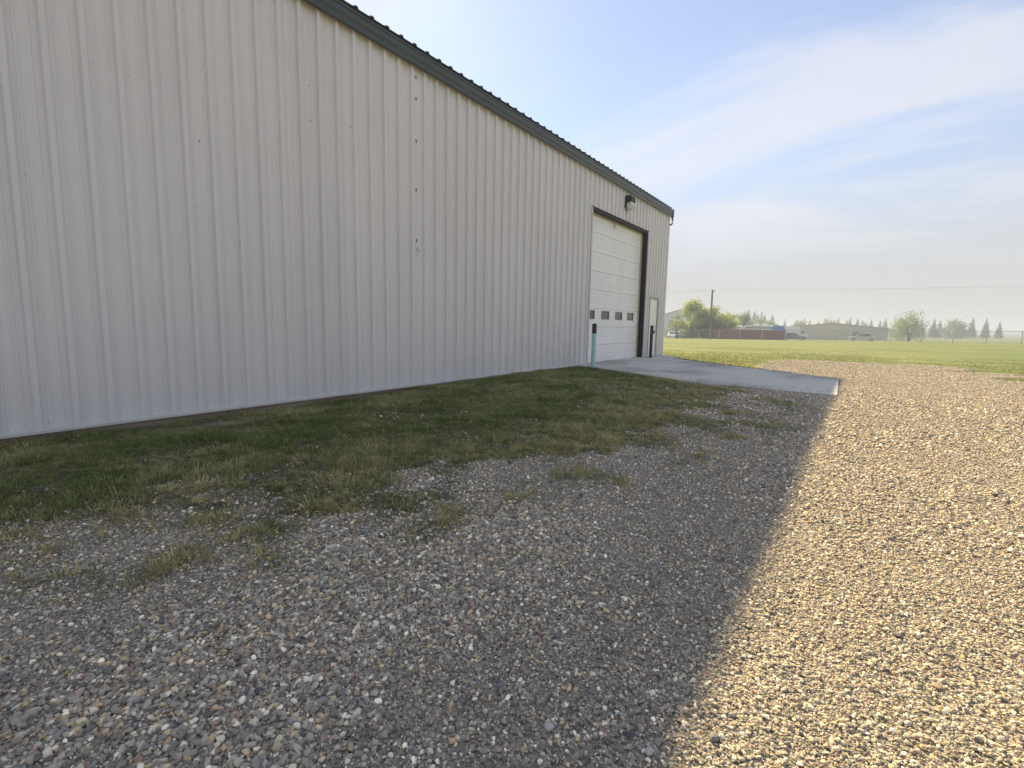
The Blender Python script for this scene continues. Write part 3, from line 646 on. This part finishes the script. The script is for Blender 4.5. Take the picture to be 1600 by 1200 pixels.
scatter('verge_grass', np.stack([gx, gy, gz], 1), TUF, pick, np.stack([RNG.normal(0, .12, n), RNG.normal(0, .12, n), RNG.uniform(0, 6.28, n)], 1), np.stack([s, s, s], 1), grass_tint(gx, gy, n, dry), 'patchy green and dry grass growing along the foot of the wall', 'grass')
print('tufts', n)
nT = 42000; gx = RNG.uniform(-1.5, 13, nT); gy = RNG.uniform(13.2, 36, nT)
keep = (in_gravel(gx, gy) < -0.05 + RNG.normal(0, .15, nT)) & ~inside_apron(gx, gy) & ((gx > 0.1) | (gy > 19.95)) & (RNG.random(nT) < 1.0 - (gy - 13) / 22 + 1.6 * (fbm(gx, gy * 0.5, 0.5, 3) - 0.5)) & (gx < 6.6 + 0.25 * gy)
gx, gy = gx[keep], gy[keep]; n = len(gx); s = RNG.uniform(0.7, 1.3, n) * np.interp(gy, [13, 22, 36], [0.75, 0.6, 0.3])
dry = np.clip(0.35 + 0.5 * (fbm(gx, gy, 0.5, 3) - 0.4), 0, 1)
scatter('lawn_grass', np.stack([gx, gy, lawn_z(gx, gy)], 1), TUF, RNG.integers(0, 8, n), np.stack([RNG.normal(0, .12, n), RNG.normal(0, .12, n), RNG.uniform(0, 6.28, n)], 1), np.stack([s * 1.3, s * 1.3, s], 1), np.array((0.165, 0.215, 0.065)) * (1 - dry[:, None]) * RNG.uniform(.8, 1.2, (n, 1)) + np.array((0.28, 0.26, 0.12)) * dry[:, None], 'short sunlit lawn grass beyond the concrete apron', 'grass')
print('lawn tufts', n)

#BACKGROUND
# ------------------------------------------------------------------ chain link fence across the lawn
def gz(x, y): return float(lawn_z(np.array([x]), np.array([y]))[0])
FY = 66.0; FX0, FX1, FS, FH = -37.55, 26.2, 2.45, 1.22
fence = empty('chain_link_fence', (-5.6, FY, gz(-5.6, FY)), 'low galvanised chain link fence along the far edge of the lawn', 'fence')
px0, pz0 = -5.6, gz(-5.6, FY)
def frel(x): return gz(x, FY) - pz0
xs = np.arange(-10.59 - 11 * FS, FX1, FS)
post = MB().tube([(0, 0, -0.1), (0, 0, FH + 0.03)], 0.038, 8).mesh('post', M_STEEL)
for x in xs: link('post', post, fence, (x - px0, 0, frel(x)))
MB().tube([(x - px0, 0, frel(x) + FH) for x in xs], 0.024, 6).build('top_rail', M_STEEL, fence)
wm = MB()
def wire(x0, z0, x1, z1, w=0.0028):
    dx, dz = x1 - x0, z1 - z0; l = math.hypot(dx, dz); nx, nz = -dz / l * w, dx / l * w
    A, B = frel(x0), frel(x1)
    wm.add([(x0 - px0 - nx, 0, z0 + A - nz), (x0 - px0 + nx, 0, z0 + A + nz), (x0 - px0, w, z0 + A), (x1 - px0 - nx, 0, z1 + B - nz), (x1 - px0 + nx, 0, z1 + B + nz), (x1 - px0, w, z1 + B)], [(0, 1, 4, 3), (1, 2, 5, 4), (2, 0, 3, 5)])
x = xs[0]
while x < xs[-1] - FH: wire(x, 0.03, x + FH - 0.05, FH - 0.02); wire(x + FH - 0.05, 0.03, x, FH - 0.02); x += 0.10
tag(wm.build('fence_wire', M_STEEL, fence), kind='stuff')

# ------------------------------------------------------------------ utility pole and lines
pole = empty('utility_pole', (-10.15, 70, gz(-10.15, 70)), 'tall weathered wooden utility pole standing behind the fence', 'pole')
MB().tube([(0, 0, -0.2), (-0.02, 0, 3), (-0.08, 0, 6.55)], [0.15, 0.13, 0.10], 10).build('shaft', mat('pole_wood', (0.17, 0.15, 0.13), 0.9, nscale=8, stretch=(4, 4, 0.3), var=0.25), pole)
MB().box(-0.02, 0.22, -0.05, 0.05, 6.20, 6.34).build('bracket', M_STEEL, pole)
MB().tube([(0.2, 0, 6.2), (0.2, 0, 6.45)], [0.06, 0.035], 8).build('insulator', mat('grey_porcelain', (0.4, 0.4, 0.42), 0.3), pole)
for i, (x0, z0, x1, z1, lab) in enumerate(((-95, 6.4, -10.0, 6.0, 'thin power line running left from the wooden utility pole'), (-9.9, 6.0, 62, 7.4, 'thin power line running right from the wooden utility pole'))):
    pts = [(x0 + (x1 - x0) * t, 70 + 6 * abs(x0 + (x1 - x0) * t + 10) / 80, z0 + (z1 - z0) * t - 0.7 * 4 * t * (1 - t)) for t in np.linspace(0, 1, 20)]
    tag(MB().tube(pts, 0.006, 5).build('power_line', M_BLACK), lab, 'power line', 'power lines')

# ------------------------------------------------------------------ maroon steel bin behind the fence
M_MAROON = mat('maroon_steel', (0.15, 0.032, 0.045), 0.6, nscale=1.5, col2=(0.22, 0.05, 0.06), stretch=(1, 1, 0.4))
bn = empty('steel_bin', (-7.85, 84, -0.86), 'long low maroon corrugated steel bin behind the chain link fence', 'container')
bl = 9.7; bh = 1.72; prof = []
nr = 42
for i in range(nr):
    x0 = -bl / 2 + bl * i / nr; w = bl / nr; prof += [(x0, 0.0), (x0 + w * .4, 0.0), (x0 + w * .5, 0.045), (x0 + w * .9, 0.045)]
prof.append((bl / 2, 0.0))
MB().prism(prof + [(bl / 2, 0.10), (-bl / 2, 0.10)], 'z', 0.12, bh - 0.1).build('side_wall', M_MAROON, bn)
MB().prism(prof + [(bl / 2, 0.10), (-bl / 2, 0.10)], 'z', 0.12, bh - 0.1).build('side_wall', M_MAROON, bn, loc=(0, 2.3, 0))
MB().box(-bl / 2, -bl / 2 + 0.06, 0.101, 2.299, 0.12, bh - 0.1).build('end_wall', M_MAROON, bn)
MB().box(bl / 2 - 0.06, bl / 2, 0.101, 2.299, 0.12, bh - 0.1).build('end_wall', M_MAROON, bn)
for z0, z1 in ((0.0, 0.119), (bh - 0.099, bh)): MB().box(-bl / 2 - 0.03, bl / 2 + 0.03, -0.03, 2.43, z0, z1).build('rail', M_MAROON, bn)

# ------------------------------------------------------------------ vehicles
M_TYRE = mat('tyre_rubber', (0.02, 0.02, 0.02), 0.9); M_RIM = mat('wheel_rim', (0.4, 0.4, 0.42), 0.35, 0.6)
M_VGLASS = mat('tinted_car_glass', (0.02, 0.025, 0.03), 0.08, var=0.3)
M_LAMP = mat('clear_headlight', (0.75, 0.75, 0.72), 0.15); M_RED = mat('red_tail_light', (0.35, 0.02, 0.02), 0.25)
def car(name, loc, rz, label, cat, paint, L=4.5, W=1.8, H=1.5, hood=1.2, suv=False):
    t = empty(name, loc, label, cat, 'vehicles parked beyond the fence', rz)
    b = 0.22; belt = H * 0.60; r0 = L / 2
    pr = [(-r0 + 0.03, b + .1), (-r0, b + 0.30), (-r0 + 0.04, belt - 0.08), (-r0 + 0.3, belt + (0.04 if suv else 0.02)), (r0 - hood, belt + 0.02), (r0 - 0.25, belt - 0.14), (r0, belt - 0.34), (r0 - 0.02, b + 0.12), (r0 - 0.2, b), (-r0 + 0.2, b)]
    MB().prism(pr, 'y', -W / 2, W / 2).build('body', paint, t, bevel=0.05)
    xb = -r0 + (0.12 if suv else 0.62); xt = xb + (0.22 if suv else 0.6); xf = r0 - hood; xg = xf - 0.75
    def ring(z, xa, xc, w): return [(xa, -w, z), (xc, -w, z), (xc, w, z), (xa, w, z)]
    MB().add(ring(belt - 0.02, xb, xf, W / 2 - 0.06) + ring(H - 0.06, xt, xg, W / 2 - 0.20), [(0, 1, 5, 4), (1, 2, 6, 5), (2, 3, 7, 6), (3, 0, 4, 7), (4, 5, 6, 7), (3, 2, 1, 0)]).build('cabin_glass', M_VGLASS, t)
    MB().add(ring(H - 0.065, xt - 0.05, xg + 0.04, W / 2 - 0.18) + ring(H, xt + 0.12, xg - 0.12, W / 2 - 0.28), [(0, 1, 5, 4), (1, 2, 6, 5), (2, 3, 7, 6), (3, 0, 4, 7), (4, 5, 6, 7), (3, 2, 1, 0)]).build('roof', paint, t)
    pm = MB()
    for s in (-1, 1):
        for (xa, xc) in ((xb, xt), ((xb + xf) / 2 - 0.1, (xb + xf) / 2 - 0.1), (xf, xg)):
            pm.tube([(xa, s * (W / 2 - 0.055), belt - 0.03), (xc, s * (W / 2 - 0.195), H - 0.05)], 0.045, 5)
    pm.build('pillars', paint, t)
    for s in (-1, 1):
        for xw in (-r0 + 0.82, r0 - 0.85):
            w = MB().tube([(xw, s * (W / 2 - 0.2), 0.33), (xw, s * (W / 2 + 0.012), 0.33)], 0.33, 16).build('wheel', M_TYRE, t)
            MB().tube([(xw, s * (W / 2 - 0.1), 0.33), (xw, s * (W / 2 + 0.018), 0.33)], 0.20, 12).build('rim', M_RIM, w)
        MB().box(r0 - 0.16, r0 - 0.02, s * 0.62 - 0.2, s * 0.62 + 0.2, belt - 0.36, belt - 0.22).build('headlight', M_LAMP, t)
        MB().box(-r0 - 0.005, -r0 + 0.09, s * 0.68 - 0.14, s * 0.68 + 0.14, belt - 0.28, belt - 0.08).build('tail_light', M_RED, t)
        MB().box(xf - 0.62, xf - 0.45, s * (W / 2 + 0.1) - 0.08, s * (W / 2 + 0.1) + 0.08, belt, belt + 0.13).build('wing_mirror', paint, t)
    return t
CW = mat('white_car_paint', (0.72, 0.73, 0.74), 0.25, var=0.02); CS = mat('silver_car_paint', (0.5, 0.51, 0.52), 0.3, 0.3, var=0.03)
CK = mat('charcoal_car_paint', (0.025, 0.026, 0.03), 0.25, var=0.05); CN = mat('dark_grey_car_paint', (0.06, 0.065, 0.08), 0.25, var=0.05)
H90 = math.pi / 2
car('parked_car', (-30.6, 120, gz(-30.6, 120)), -H90 + .15, 'white car parked nose on by the corner of the shop, nearest the pale warehouse', 'car', CW)
car('parked_car', (-28.6, 121, gz(-28.6, 121)), -H90 - .1, 'silver car parked between the white car and the black pickup-sized vehicle', 'car', CS, H=1.55)
car('parked_car', (-25.3, 112, gz(-25.3, 112)), -H90 - .25, 'black sport utility vehicle parked at the foot of the yellowing trees', 'car', CK, L=4.7, W=1.9, H=1.75, hood=1.1, suv=True)
car('parked_car', (-5.4, 120, gz(-5.4, 120)), 0.06, 'dark grey car parked side on at the right end of the maroon bin', 'car', CN, L=4.6)
car('parked_car', (6.5, 118, gz(6.5, 118)), 3.2, 'silver car parked side on in the open beyond the fence', 'car', CS, L=4.5)

def trailer(loc, L, H, W, rz, label, stripe, cap=None):
    t = empty('travel_trailer', loc, label, 'trailer', 'trailers parked behind the maroon bin', rz)
    wm_ = mat('trailer_white', (0.84, 0.83, 0.80), 0.4, var=0.04)
    pr = [(-L / 2, 0.55), (L / 2 - 0.5, 0.55), (L / 2, 0.95), (L / 2 - 0.02, H - 0.75), (L / 2 - 0.55, H - 0.06), (L / 2 - 0.9, H), (-L / 2 + 0.15, H), (-L / 2, H - 0.15)]
    MB().prism(pr, 'y', -W / 2, W / 2).build('body', wm_, t, bevel=0.04)
    MB().box(-L / 2 + 0.05, L / 2 - 0.12, -W / 2 - 0.012, -W / 2 - 0.003, H - 0.62, H - 0.30).build('stripe', stripe, t)
    if cap: MB().prism([(L / 2 - 1.25, H - 0.9), (L / 2 + 0.012, H - 0.9), (L / 2 - 0.54, H - 0.04), (L / 2 - 1.25, H - 0.04)], 'y', -W / 2 - 0.025, -W / 2 - 0.013).build('front_cap', cap, t)
    for xw in (-L * 0.32, L * 0.02): MB().box(xw - 0.5, xw + 0.5, -W / 2 - 0.02, -W / 2 - 0.004, H - 1.45, H - 0.85).build('window', M_VGLASS, t)
    MB().box(L * 0.2, L * 0.2 + 0.7, -W / 2 - 0.02, -W / 2 - 0.004, 0.7, H - 0.7).build('door', wm_, t)
    for xw in (-L * 0.15, L * 0.15): MB().box(xw - 0.35, xw + 0.35, -0.35, 0.35, H + 0.001, H + 0.22).build('roof_vent', wm_, t, bevel=0.05)
    for s in (-1, 1):
        for xw in (-0.5, 0.35): MB().tube([(xw, s * (W / 2 - 0.22), 0.36), (xw, s * (W / 2 + 0.01), 0.36)], 0.35, 14).build('wheel', M_TYRE, t)
    MB().tube([(L / 2 - 0.4, 0, 0.5), (L / 2 + 1.0, 0, 0.45)], 0.06, 6).build('drawbar', M_BLACK, t)
    return t
BLU = mat('blue_stripe', (0.03, 0.10, 0.38), 0.4); GRY = mat('beige_stripe', (0.36, 0.33, 0.28), 0.5)
trailer((-12.65, 100.5, gz(-12.65, 100)), 2.9, 2.42, 2.2, math.pi, 'short white travel trailer with blue stripe, left one above the maroon bin', BLU)
trailer((-8.85, 101, gz(-8.85, 100)), 4.8, 2.62, 2.3, 0, 'longer white travel trailer with beige stripe, middle one above the maroon bin', GRY)
# blue tarp over a load
tp = empty('tarp_covered_load', (-5.25, 96, gz(-5.25, 96)), 'bright blue tarp covered load at the right end of the maroon bin', 'tarp load')
tb = bmesh.new(); bmesh.ops.create_cube(tb, size=1); bmesh.ops.subdivide_edges(tb, edges=tb.edges[:], cuts=5, use_grid_fill=True)
rr = random.Random(3)
for v in tb.verts:
    x, y, z = v.co; k = 1 - 0.14 * max(0, z + .5); v.co = Vector((x * 1.95 * k, y * 2.2 * k, 0.9 + (z + 0.5) * 1.55 - 0.25 * abs(x) * (z > .4))) + Vector((rr.gauss(0, .03), rr.gauss(0, .03), rr.gauss(0, .03)))
me = bpy.data.meshes.new('tarp'); tb.to_mesh(me); tb.free(); me.materials.append(mat('blue_tarp', (0.04, 0.17, 0.50), 0.45, var=0.15)); link('tarp', me, tp)
MB().box(-1.0, 1.0, -1.1, 1.1, 0.35, 0.9).build('deck', M_BLACK, tp)
for s in (-1, 1):
    for xw in (-0.5, 0.5): MB().tube([(xw, s * 0.85, 0.34), (xw, s * 1.08, 0.34)], 0.34, 12).build('wheel', M_TYRE, tp)
# white box truck
tk = empty('box_truck', (-6.6, 131, gz(-6.6, 131)), 'white box truck standing behind the dark grey car', 'truck', rz=0.5)
MB().box(-2.2, 1.0, -1.1, 1.1, 0.8, 3.0).build('cargo_box', CW, tk, bevel=0.03)
MB().prism([(1.05, 0.5), (3.0, 0.5), (3.05, 1.2), (2.5, 1.35), (2.05, 2.2), (1.05, 2.25)], 'y', -0.95, 0.95).build('cab', CW, tk, bevel=0.05)
MB().add([(2.50, -0.85, 1.38), (2.50, 0.85, 1.38), (2.09, 0.8, 2.16), (2.09, -0.8, 2.16), (2.53, -0.85, 1.39), (2.53, 0.85, 1.39), (2.12, 0.8, 2.17), (2.12, -0.8, 2.17)], [(0, 1, 2, 3), (7, 6, 5, 4), (0, 4, 5, 1), (2, 6, 7, 3), (1, 5, 6, 2), (3, 7, 4, 0)]).build('windscreen', M_VGLASS, tk)
for s in (-1, 1):
    MB().box(1.35, 2.1, s * 0.956 - 0.004, s * 0.956 + 0.004, 1.4, 2.0).build('side_window', M_VGLASS, tk)
    for xw in (-1.4, 2.2): MB().tube([(xw, s * 0.7, 0.42), (xw, s * 0.98, 0.42)], 0.42, 14).build('wheel', M_TYRE, tk)

# ------------------------------------------------------------------ far buildings
def gable_building(name, loc, W, D, eave, ridge, label, wallm, roofm, doors, rz=0):
    t = empty(name, loc, label, 'building', rz=rz)
    MB().prism([(-W / 2, 0), (W / 2, 0), (W / 2, eave), (0, ridge), (-W / 2, eave)], 'y', 0, D).build('wall', wallm, t)
    for s in (-1, 1):
        dx, dz = W / 2 + 0.35, (ridge - eave) * (1 + 0.35 / (W / 2))
        MB().prism([(0, ridge + 0.05), (s * dx, ridge + 0.05 - dz), (s * dx, ridge + 0.2 - dz), (0, ridge + 0.2)], 'y', -0.3, D + 0.3).build('roof', roofm, t)
    for (x0, x1, z0, z1, kind) in doors: MB().box(x0, x1, -0.06, -0.004, z0, z1).build(kind, wallm if kind == 'door' else M_VGLASS, t)
    return t
PALE = mat('pale_steel_wall', (0.52, 0.53, 0.52), 0.5, var=0.03); PALER = mat('pale_steel_roof', (0.45, 0.46, 0.47), 0.4, var=0.03)
gable_building('warehouse', (-43.0, 170, gz(-43, 170)), 30, 30, 5.2, 9.3, 'pale grey steel warehouse with a shallow gable behind the yellowing trees', PALE, PALER, [(-6, -1.5, 0.1, 3.4, 'door'), (6, 7.5, 1.2, 2.2, 'window')])
gable_building('storage_building', (0.5, 150, gz(0.5, 150)), 22, 12, 2.9, 4.0, 'low beige storage building far behind the dark grey car', mat('beige_wall', (0.5, 0.44, 0.34), 0.7, var=0.04), mat('tan_roof', (0.42, 0.36, 0.29), 0.7), [(-8, -6.5, 0.8, 2.0, 'window'), (-3, -1, 0.1, 2.4, 'door'), (4, 6, 0.8, 2.0, 'window')])

# ------------------------------------------------------------------ trees
M_BARK = mat('bark', (0.09, 0.075, 0.06), 0.9, nscale=10, var=0.3)
M_LEAF = mat('leaf', (0.9, 0.9, 0.9), 0.6, nscale=2, col2=(1.1, 1.1, 1.1), attr='tint', spec=0.25, alpha_subsurf=0.5)
def leafy(name, loc, H, R, label, cols, seed, n=3200, group='trees beyond the fence', leaf=0.145, base=0.12, airy=0.5):
    r = random.Random(seed); t = empty(name, loc, label, 'tree', group)
    tr = MB(); cl = []
    nst = 3 if airy > .4 else 2
    for s in range(nst):
        a = 6.28 * s / nst + r.uniform(-.5, .5); top = Vector((math.cos(a) * R * .35, math.sin(a) * R * .35, H * r.uniform(.6, .8)))
        tr.tube([(math.cos(a) * .06, math.sin(a) * .06, -.1), top * 0.35 + Vector((0, 0, H * .05)), top * 0.7, top], [H * .018, H * .014, H * .009, H * .004], 6)
        for k in range(6):
            p = top * r.uniform(.3, .95); b = r.uniform(0, 6.28); q = p + Vector((math.cos(b) * R * r.uniform(.3, .7), math.sin(b) * R * r.uniform(.3, .7), H * r.uniform(.05, .25)))
            tr.tube([p, (p + q) / 2 + Vector((0, 0, -.04 * H)), q], [H * .007, H * .005, H * .002], 5)
    tr.build('trunk', M_BARK, t)
    for k in range(34):
        u = r.uniform(base, 1.0); w = R * (math.sin(math.pi * min(1, (u * .85 + .15))) ** .6) * math.sqrt(r.random()); a = r.uniform(0, 6.28)
        cl.append((Vector((math.cos(a) * w, math.sin(a) * w, H * u * .93)), R * r.uniform(.16, .34), r.choice(cols), r.uniform(.75, 1.2)))
    cr = MB()
    for i in range(n):
        c, s, col, br = r.choice(cl); d = Vector((r.gauss(0, 1), r.gauss(0, 1), r.gauss(0, .8))) * s * .78; p = c + d
        if p.z < .1: p.z = r.uniform(.1, .5)
        nrm = Vector((r.gauss(0, 1), r.gauss(0, 1), r.gauss(.4, 1))).normalized(); u = nrm.orthogonal().normalized(); v = nrm.cross(u)
        q = leaf * r.uniform(.6, 1.3); k2 = br * r.uniform(.75, 1.25)
        cr.add([p - u * q, p + v * q * .5, p + u * q, p - v * q * .5], [(0, 1, 2, 3)], (col[0] * k2, col[1] * k2, col[2] * k2))
    cr.build('crown', M_LEAF, t)
    return t
YG = [(.36, .43, .10), (.29, .38, .10), (.46, .46, .11), (.22, .30, .09)]; GG = [(.19, .27, .11), (.24, .31, .12), (.16, .22, .10)]; YY = [(.46, .53, .13), (.38, .49, .12), (.52, .52, .14)]; OL = [(.13, .13, .085), (.17, .165, .09), (.15, .18, .08)]
leafy('yellowing_tree', (-18.4, 92, gz(-18.4, 92)), 6.6, 2.9, 'tallest yellow green tree, left of the utility pole', YG, 1, 9000)
leafy('yellowing_tree', (-15.4, 93, gz(-15.4, 93)), 5.6, 2.5, 'bushy golden tree directly behind the utility pole', YG + YY, 2, 8000)
leafy('yellowing_tree', (-17.0, 94, gz(-17, 94)), 5.3, 2.3, 'full green gold tree between the tallest tree and the utility pole', YG + GG, 11, 7000, base=.08)
leafy('olive_shrub', (-14.6, 90, gz(-14.6, 90)), 3.6, 1.9, 'dull olive shrub at the foot of the utility pole', OL, 3, 4200, base=.05)
leafy('yellowing_tree', (-13.3, 95, gz(-13.3, 95)), 4.5, 1.8, 'small bright yellow green tree just right of the utility pole', YY, 4, 5500)
leafy('olive_shrub', (-20.9, 91, gz(-20.9, 91)), 4.2, 1.5, 'sparse twiggy shrub at the left end of the tree clump', GG + YG, 5, 1100, base=.45, airy=.6)
leafy('olive_shrub', (-18.0, 89.5, gz(-18, 89.5)), 2.6, 1.3, 'low green shrub under the tallest yellow green tree', GG, 6, 1500, base=.03)
leafy('broad_tree', (-14.3, 116, gz(-14.3, 116)), 5.0, 2.6, 'grey green round tree behind the short white trailer', GG, 7, 4200)
leafy('broad_tree', (-17.4, 118, gz(-17.4, 118)), 4.8, 2.2, 'grey green tree rising between the golden trees and the trailers', GG + OL, 8, 3600)
leafy('broad_tree', (14.0, 125, gz(14, 125)), 6.0, 3.0, 'lone green tree at the far right beyond the fence', GG, 9, 2600)
random.seed(33)
for i, (x, y, h, R_) in enumerate(((-46, 236, 8.2, 4.2), (-41.5, 242, 9.4, 4.6), (-36.5, 238, 9.0, 4.4), (-31.5, 244, 7.6, 4.0), (-26.5, 240, 6.4, 3.6), (-17, 262, 6.4, 4.2), (-6, 268, 6.8, 4.6), (6, 264, 6.0, 4.4), (20, 270, 7.0, 5.0), (36, 262, 6.6, 4.8))):
    leafy('far_tree', (x, y, gz(x, y)), h, R_, 'soft hazy round tree in the woods far beyond the trailers' if x < -20 else 'low hazy round tree in the woods along the right horizon', GG, 60 + i, 1500, 'far woods behind the trailers' if x < -20 else 'far woods on the right', leaf=0.55, base=.05)
M_NEEDLE = mat('spruce_needles', (0.030, 0.045, 0.030), 0.8, nscale=1.5, var=0.35, spec=0.2)
def conifer_meshes(i):
    r = random.Random(40 + i); tr = MB().tube([(0, 0, -.05), (0, 0, .5), (0, 0, 1.0)], [.018, .012, .002], 6).mesh('trunk', M_BARK); cr = MB(); wd = r.uniform(.20, .30)
    z = .10
    while z < 1.0:
        R = wd * (1 - z) ** .8 + .012; m = max(5, int(13 * (1 - z) + 4))
        for k in range(m):
            a = 6.28 * k / m + r.uniform(-.4, .4); l = R * r.uniform(.6, 1.15); c, s = math.cos(a), math.sin(a); w = l * .35; dz = -l * r.uniform(.15, .45)
            cr.add([(c * .01, s * .01, z + .015), (c * l * .6 - s * w, s * l * .6 + c * w, z + dz * .5), (c * l, s * l, z + dz), (c * l * .6 + s * w, s * l * .6 - c * w, z + dz * .5), (c * l * .5, s * l * .5, z + dz * .2 + .02)], [(0, 1, 4), (1, 2, 4), (2, 3, 4), (3, 0, 4)])
        z += r.uniform(.028, .045)
    return tr, cr.mesh('crown', M_NEEDLE)
CON = [conifer_meshes(i) for i in range(5)]
def conifer(x, y, top, label, group):
    z = gz(x, y); t = empty('spruce_tree', (x, y, z), label, 'tree', group); s = top - z; a = random.choice(CON); rz = random.uniform(0, 6.28)
    for nm, me in zip(('trunk', 'crown'), a):
        o = link(nm, me, t); o.scale = (s * 1.15, s * 1.15, s); o.rotation_euler.z = rz
random.seed(21)
for x, top in ((-52, 7.4), (-49.6, 6.2), (-47.2, 8.6), (-45.5, 6.4), (-44.0, 7.6), (-42.2, 8.3), (-40.6, 9.0), (-39.0, 9.6), (-37.6, 8.8), (-36.3, 9.2), (-35.0, 8.0), (-33.8, 8.9), (-32.4, 6.6), (-30.6, 7.3), (-29.0, 7.6), (-27.2, 6.0)):
    conifer(x, 258 + random.uniform(-7, 9), top, 'hazy blue grey spruce in the far row above the white trailers', 'far spruces above the trailers')
for i in range(30):
    x = -25.5 + i * 2.7 + random.uniform(-.8, .8)
    conifer(x, 285 + random.uniform(-12, 14), random.uniform(4.6, 6.6) + 0.012 * (x + 25), 'faint spruce in the low hazy tree line on the right', 'low tree line on the right')

# ------------------------------------------------------------------ smoke haze over the whole place
hz = MB().box(-2600, 2600, -2100, 3300, -4.5, 11.0)
hm = bpy.data.materials.new('smoke_haze'); hm.use_nodes = True; nt = hm.node_tree; nt.nodes.clear()
pv = N(nt, 'ShaderNodeVolumePrincipled'); pv.inputs['Density'].default_value = HAZE; pv.inputs['Color'].default_value = (0.60, 0.71, 0.93, 1); pv.inputs['Anisotropy'].default_value = 0.1
ho = N(nt, 'ShaderNodeOutputMaterial'); nt.links.new(pv.outputs[0], ho.inputs['Volume'])
tag(hz.build('haze', hm), 'thin pale smoke haze lying over the whole place', kind='stuff')
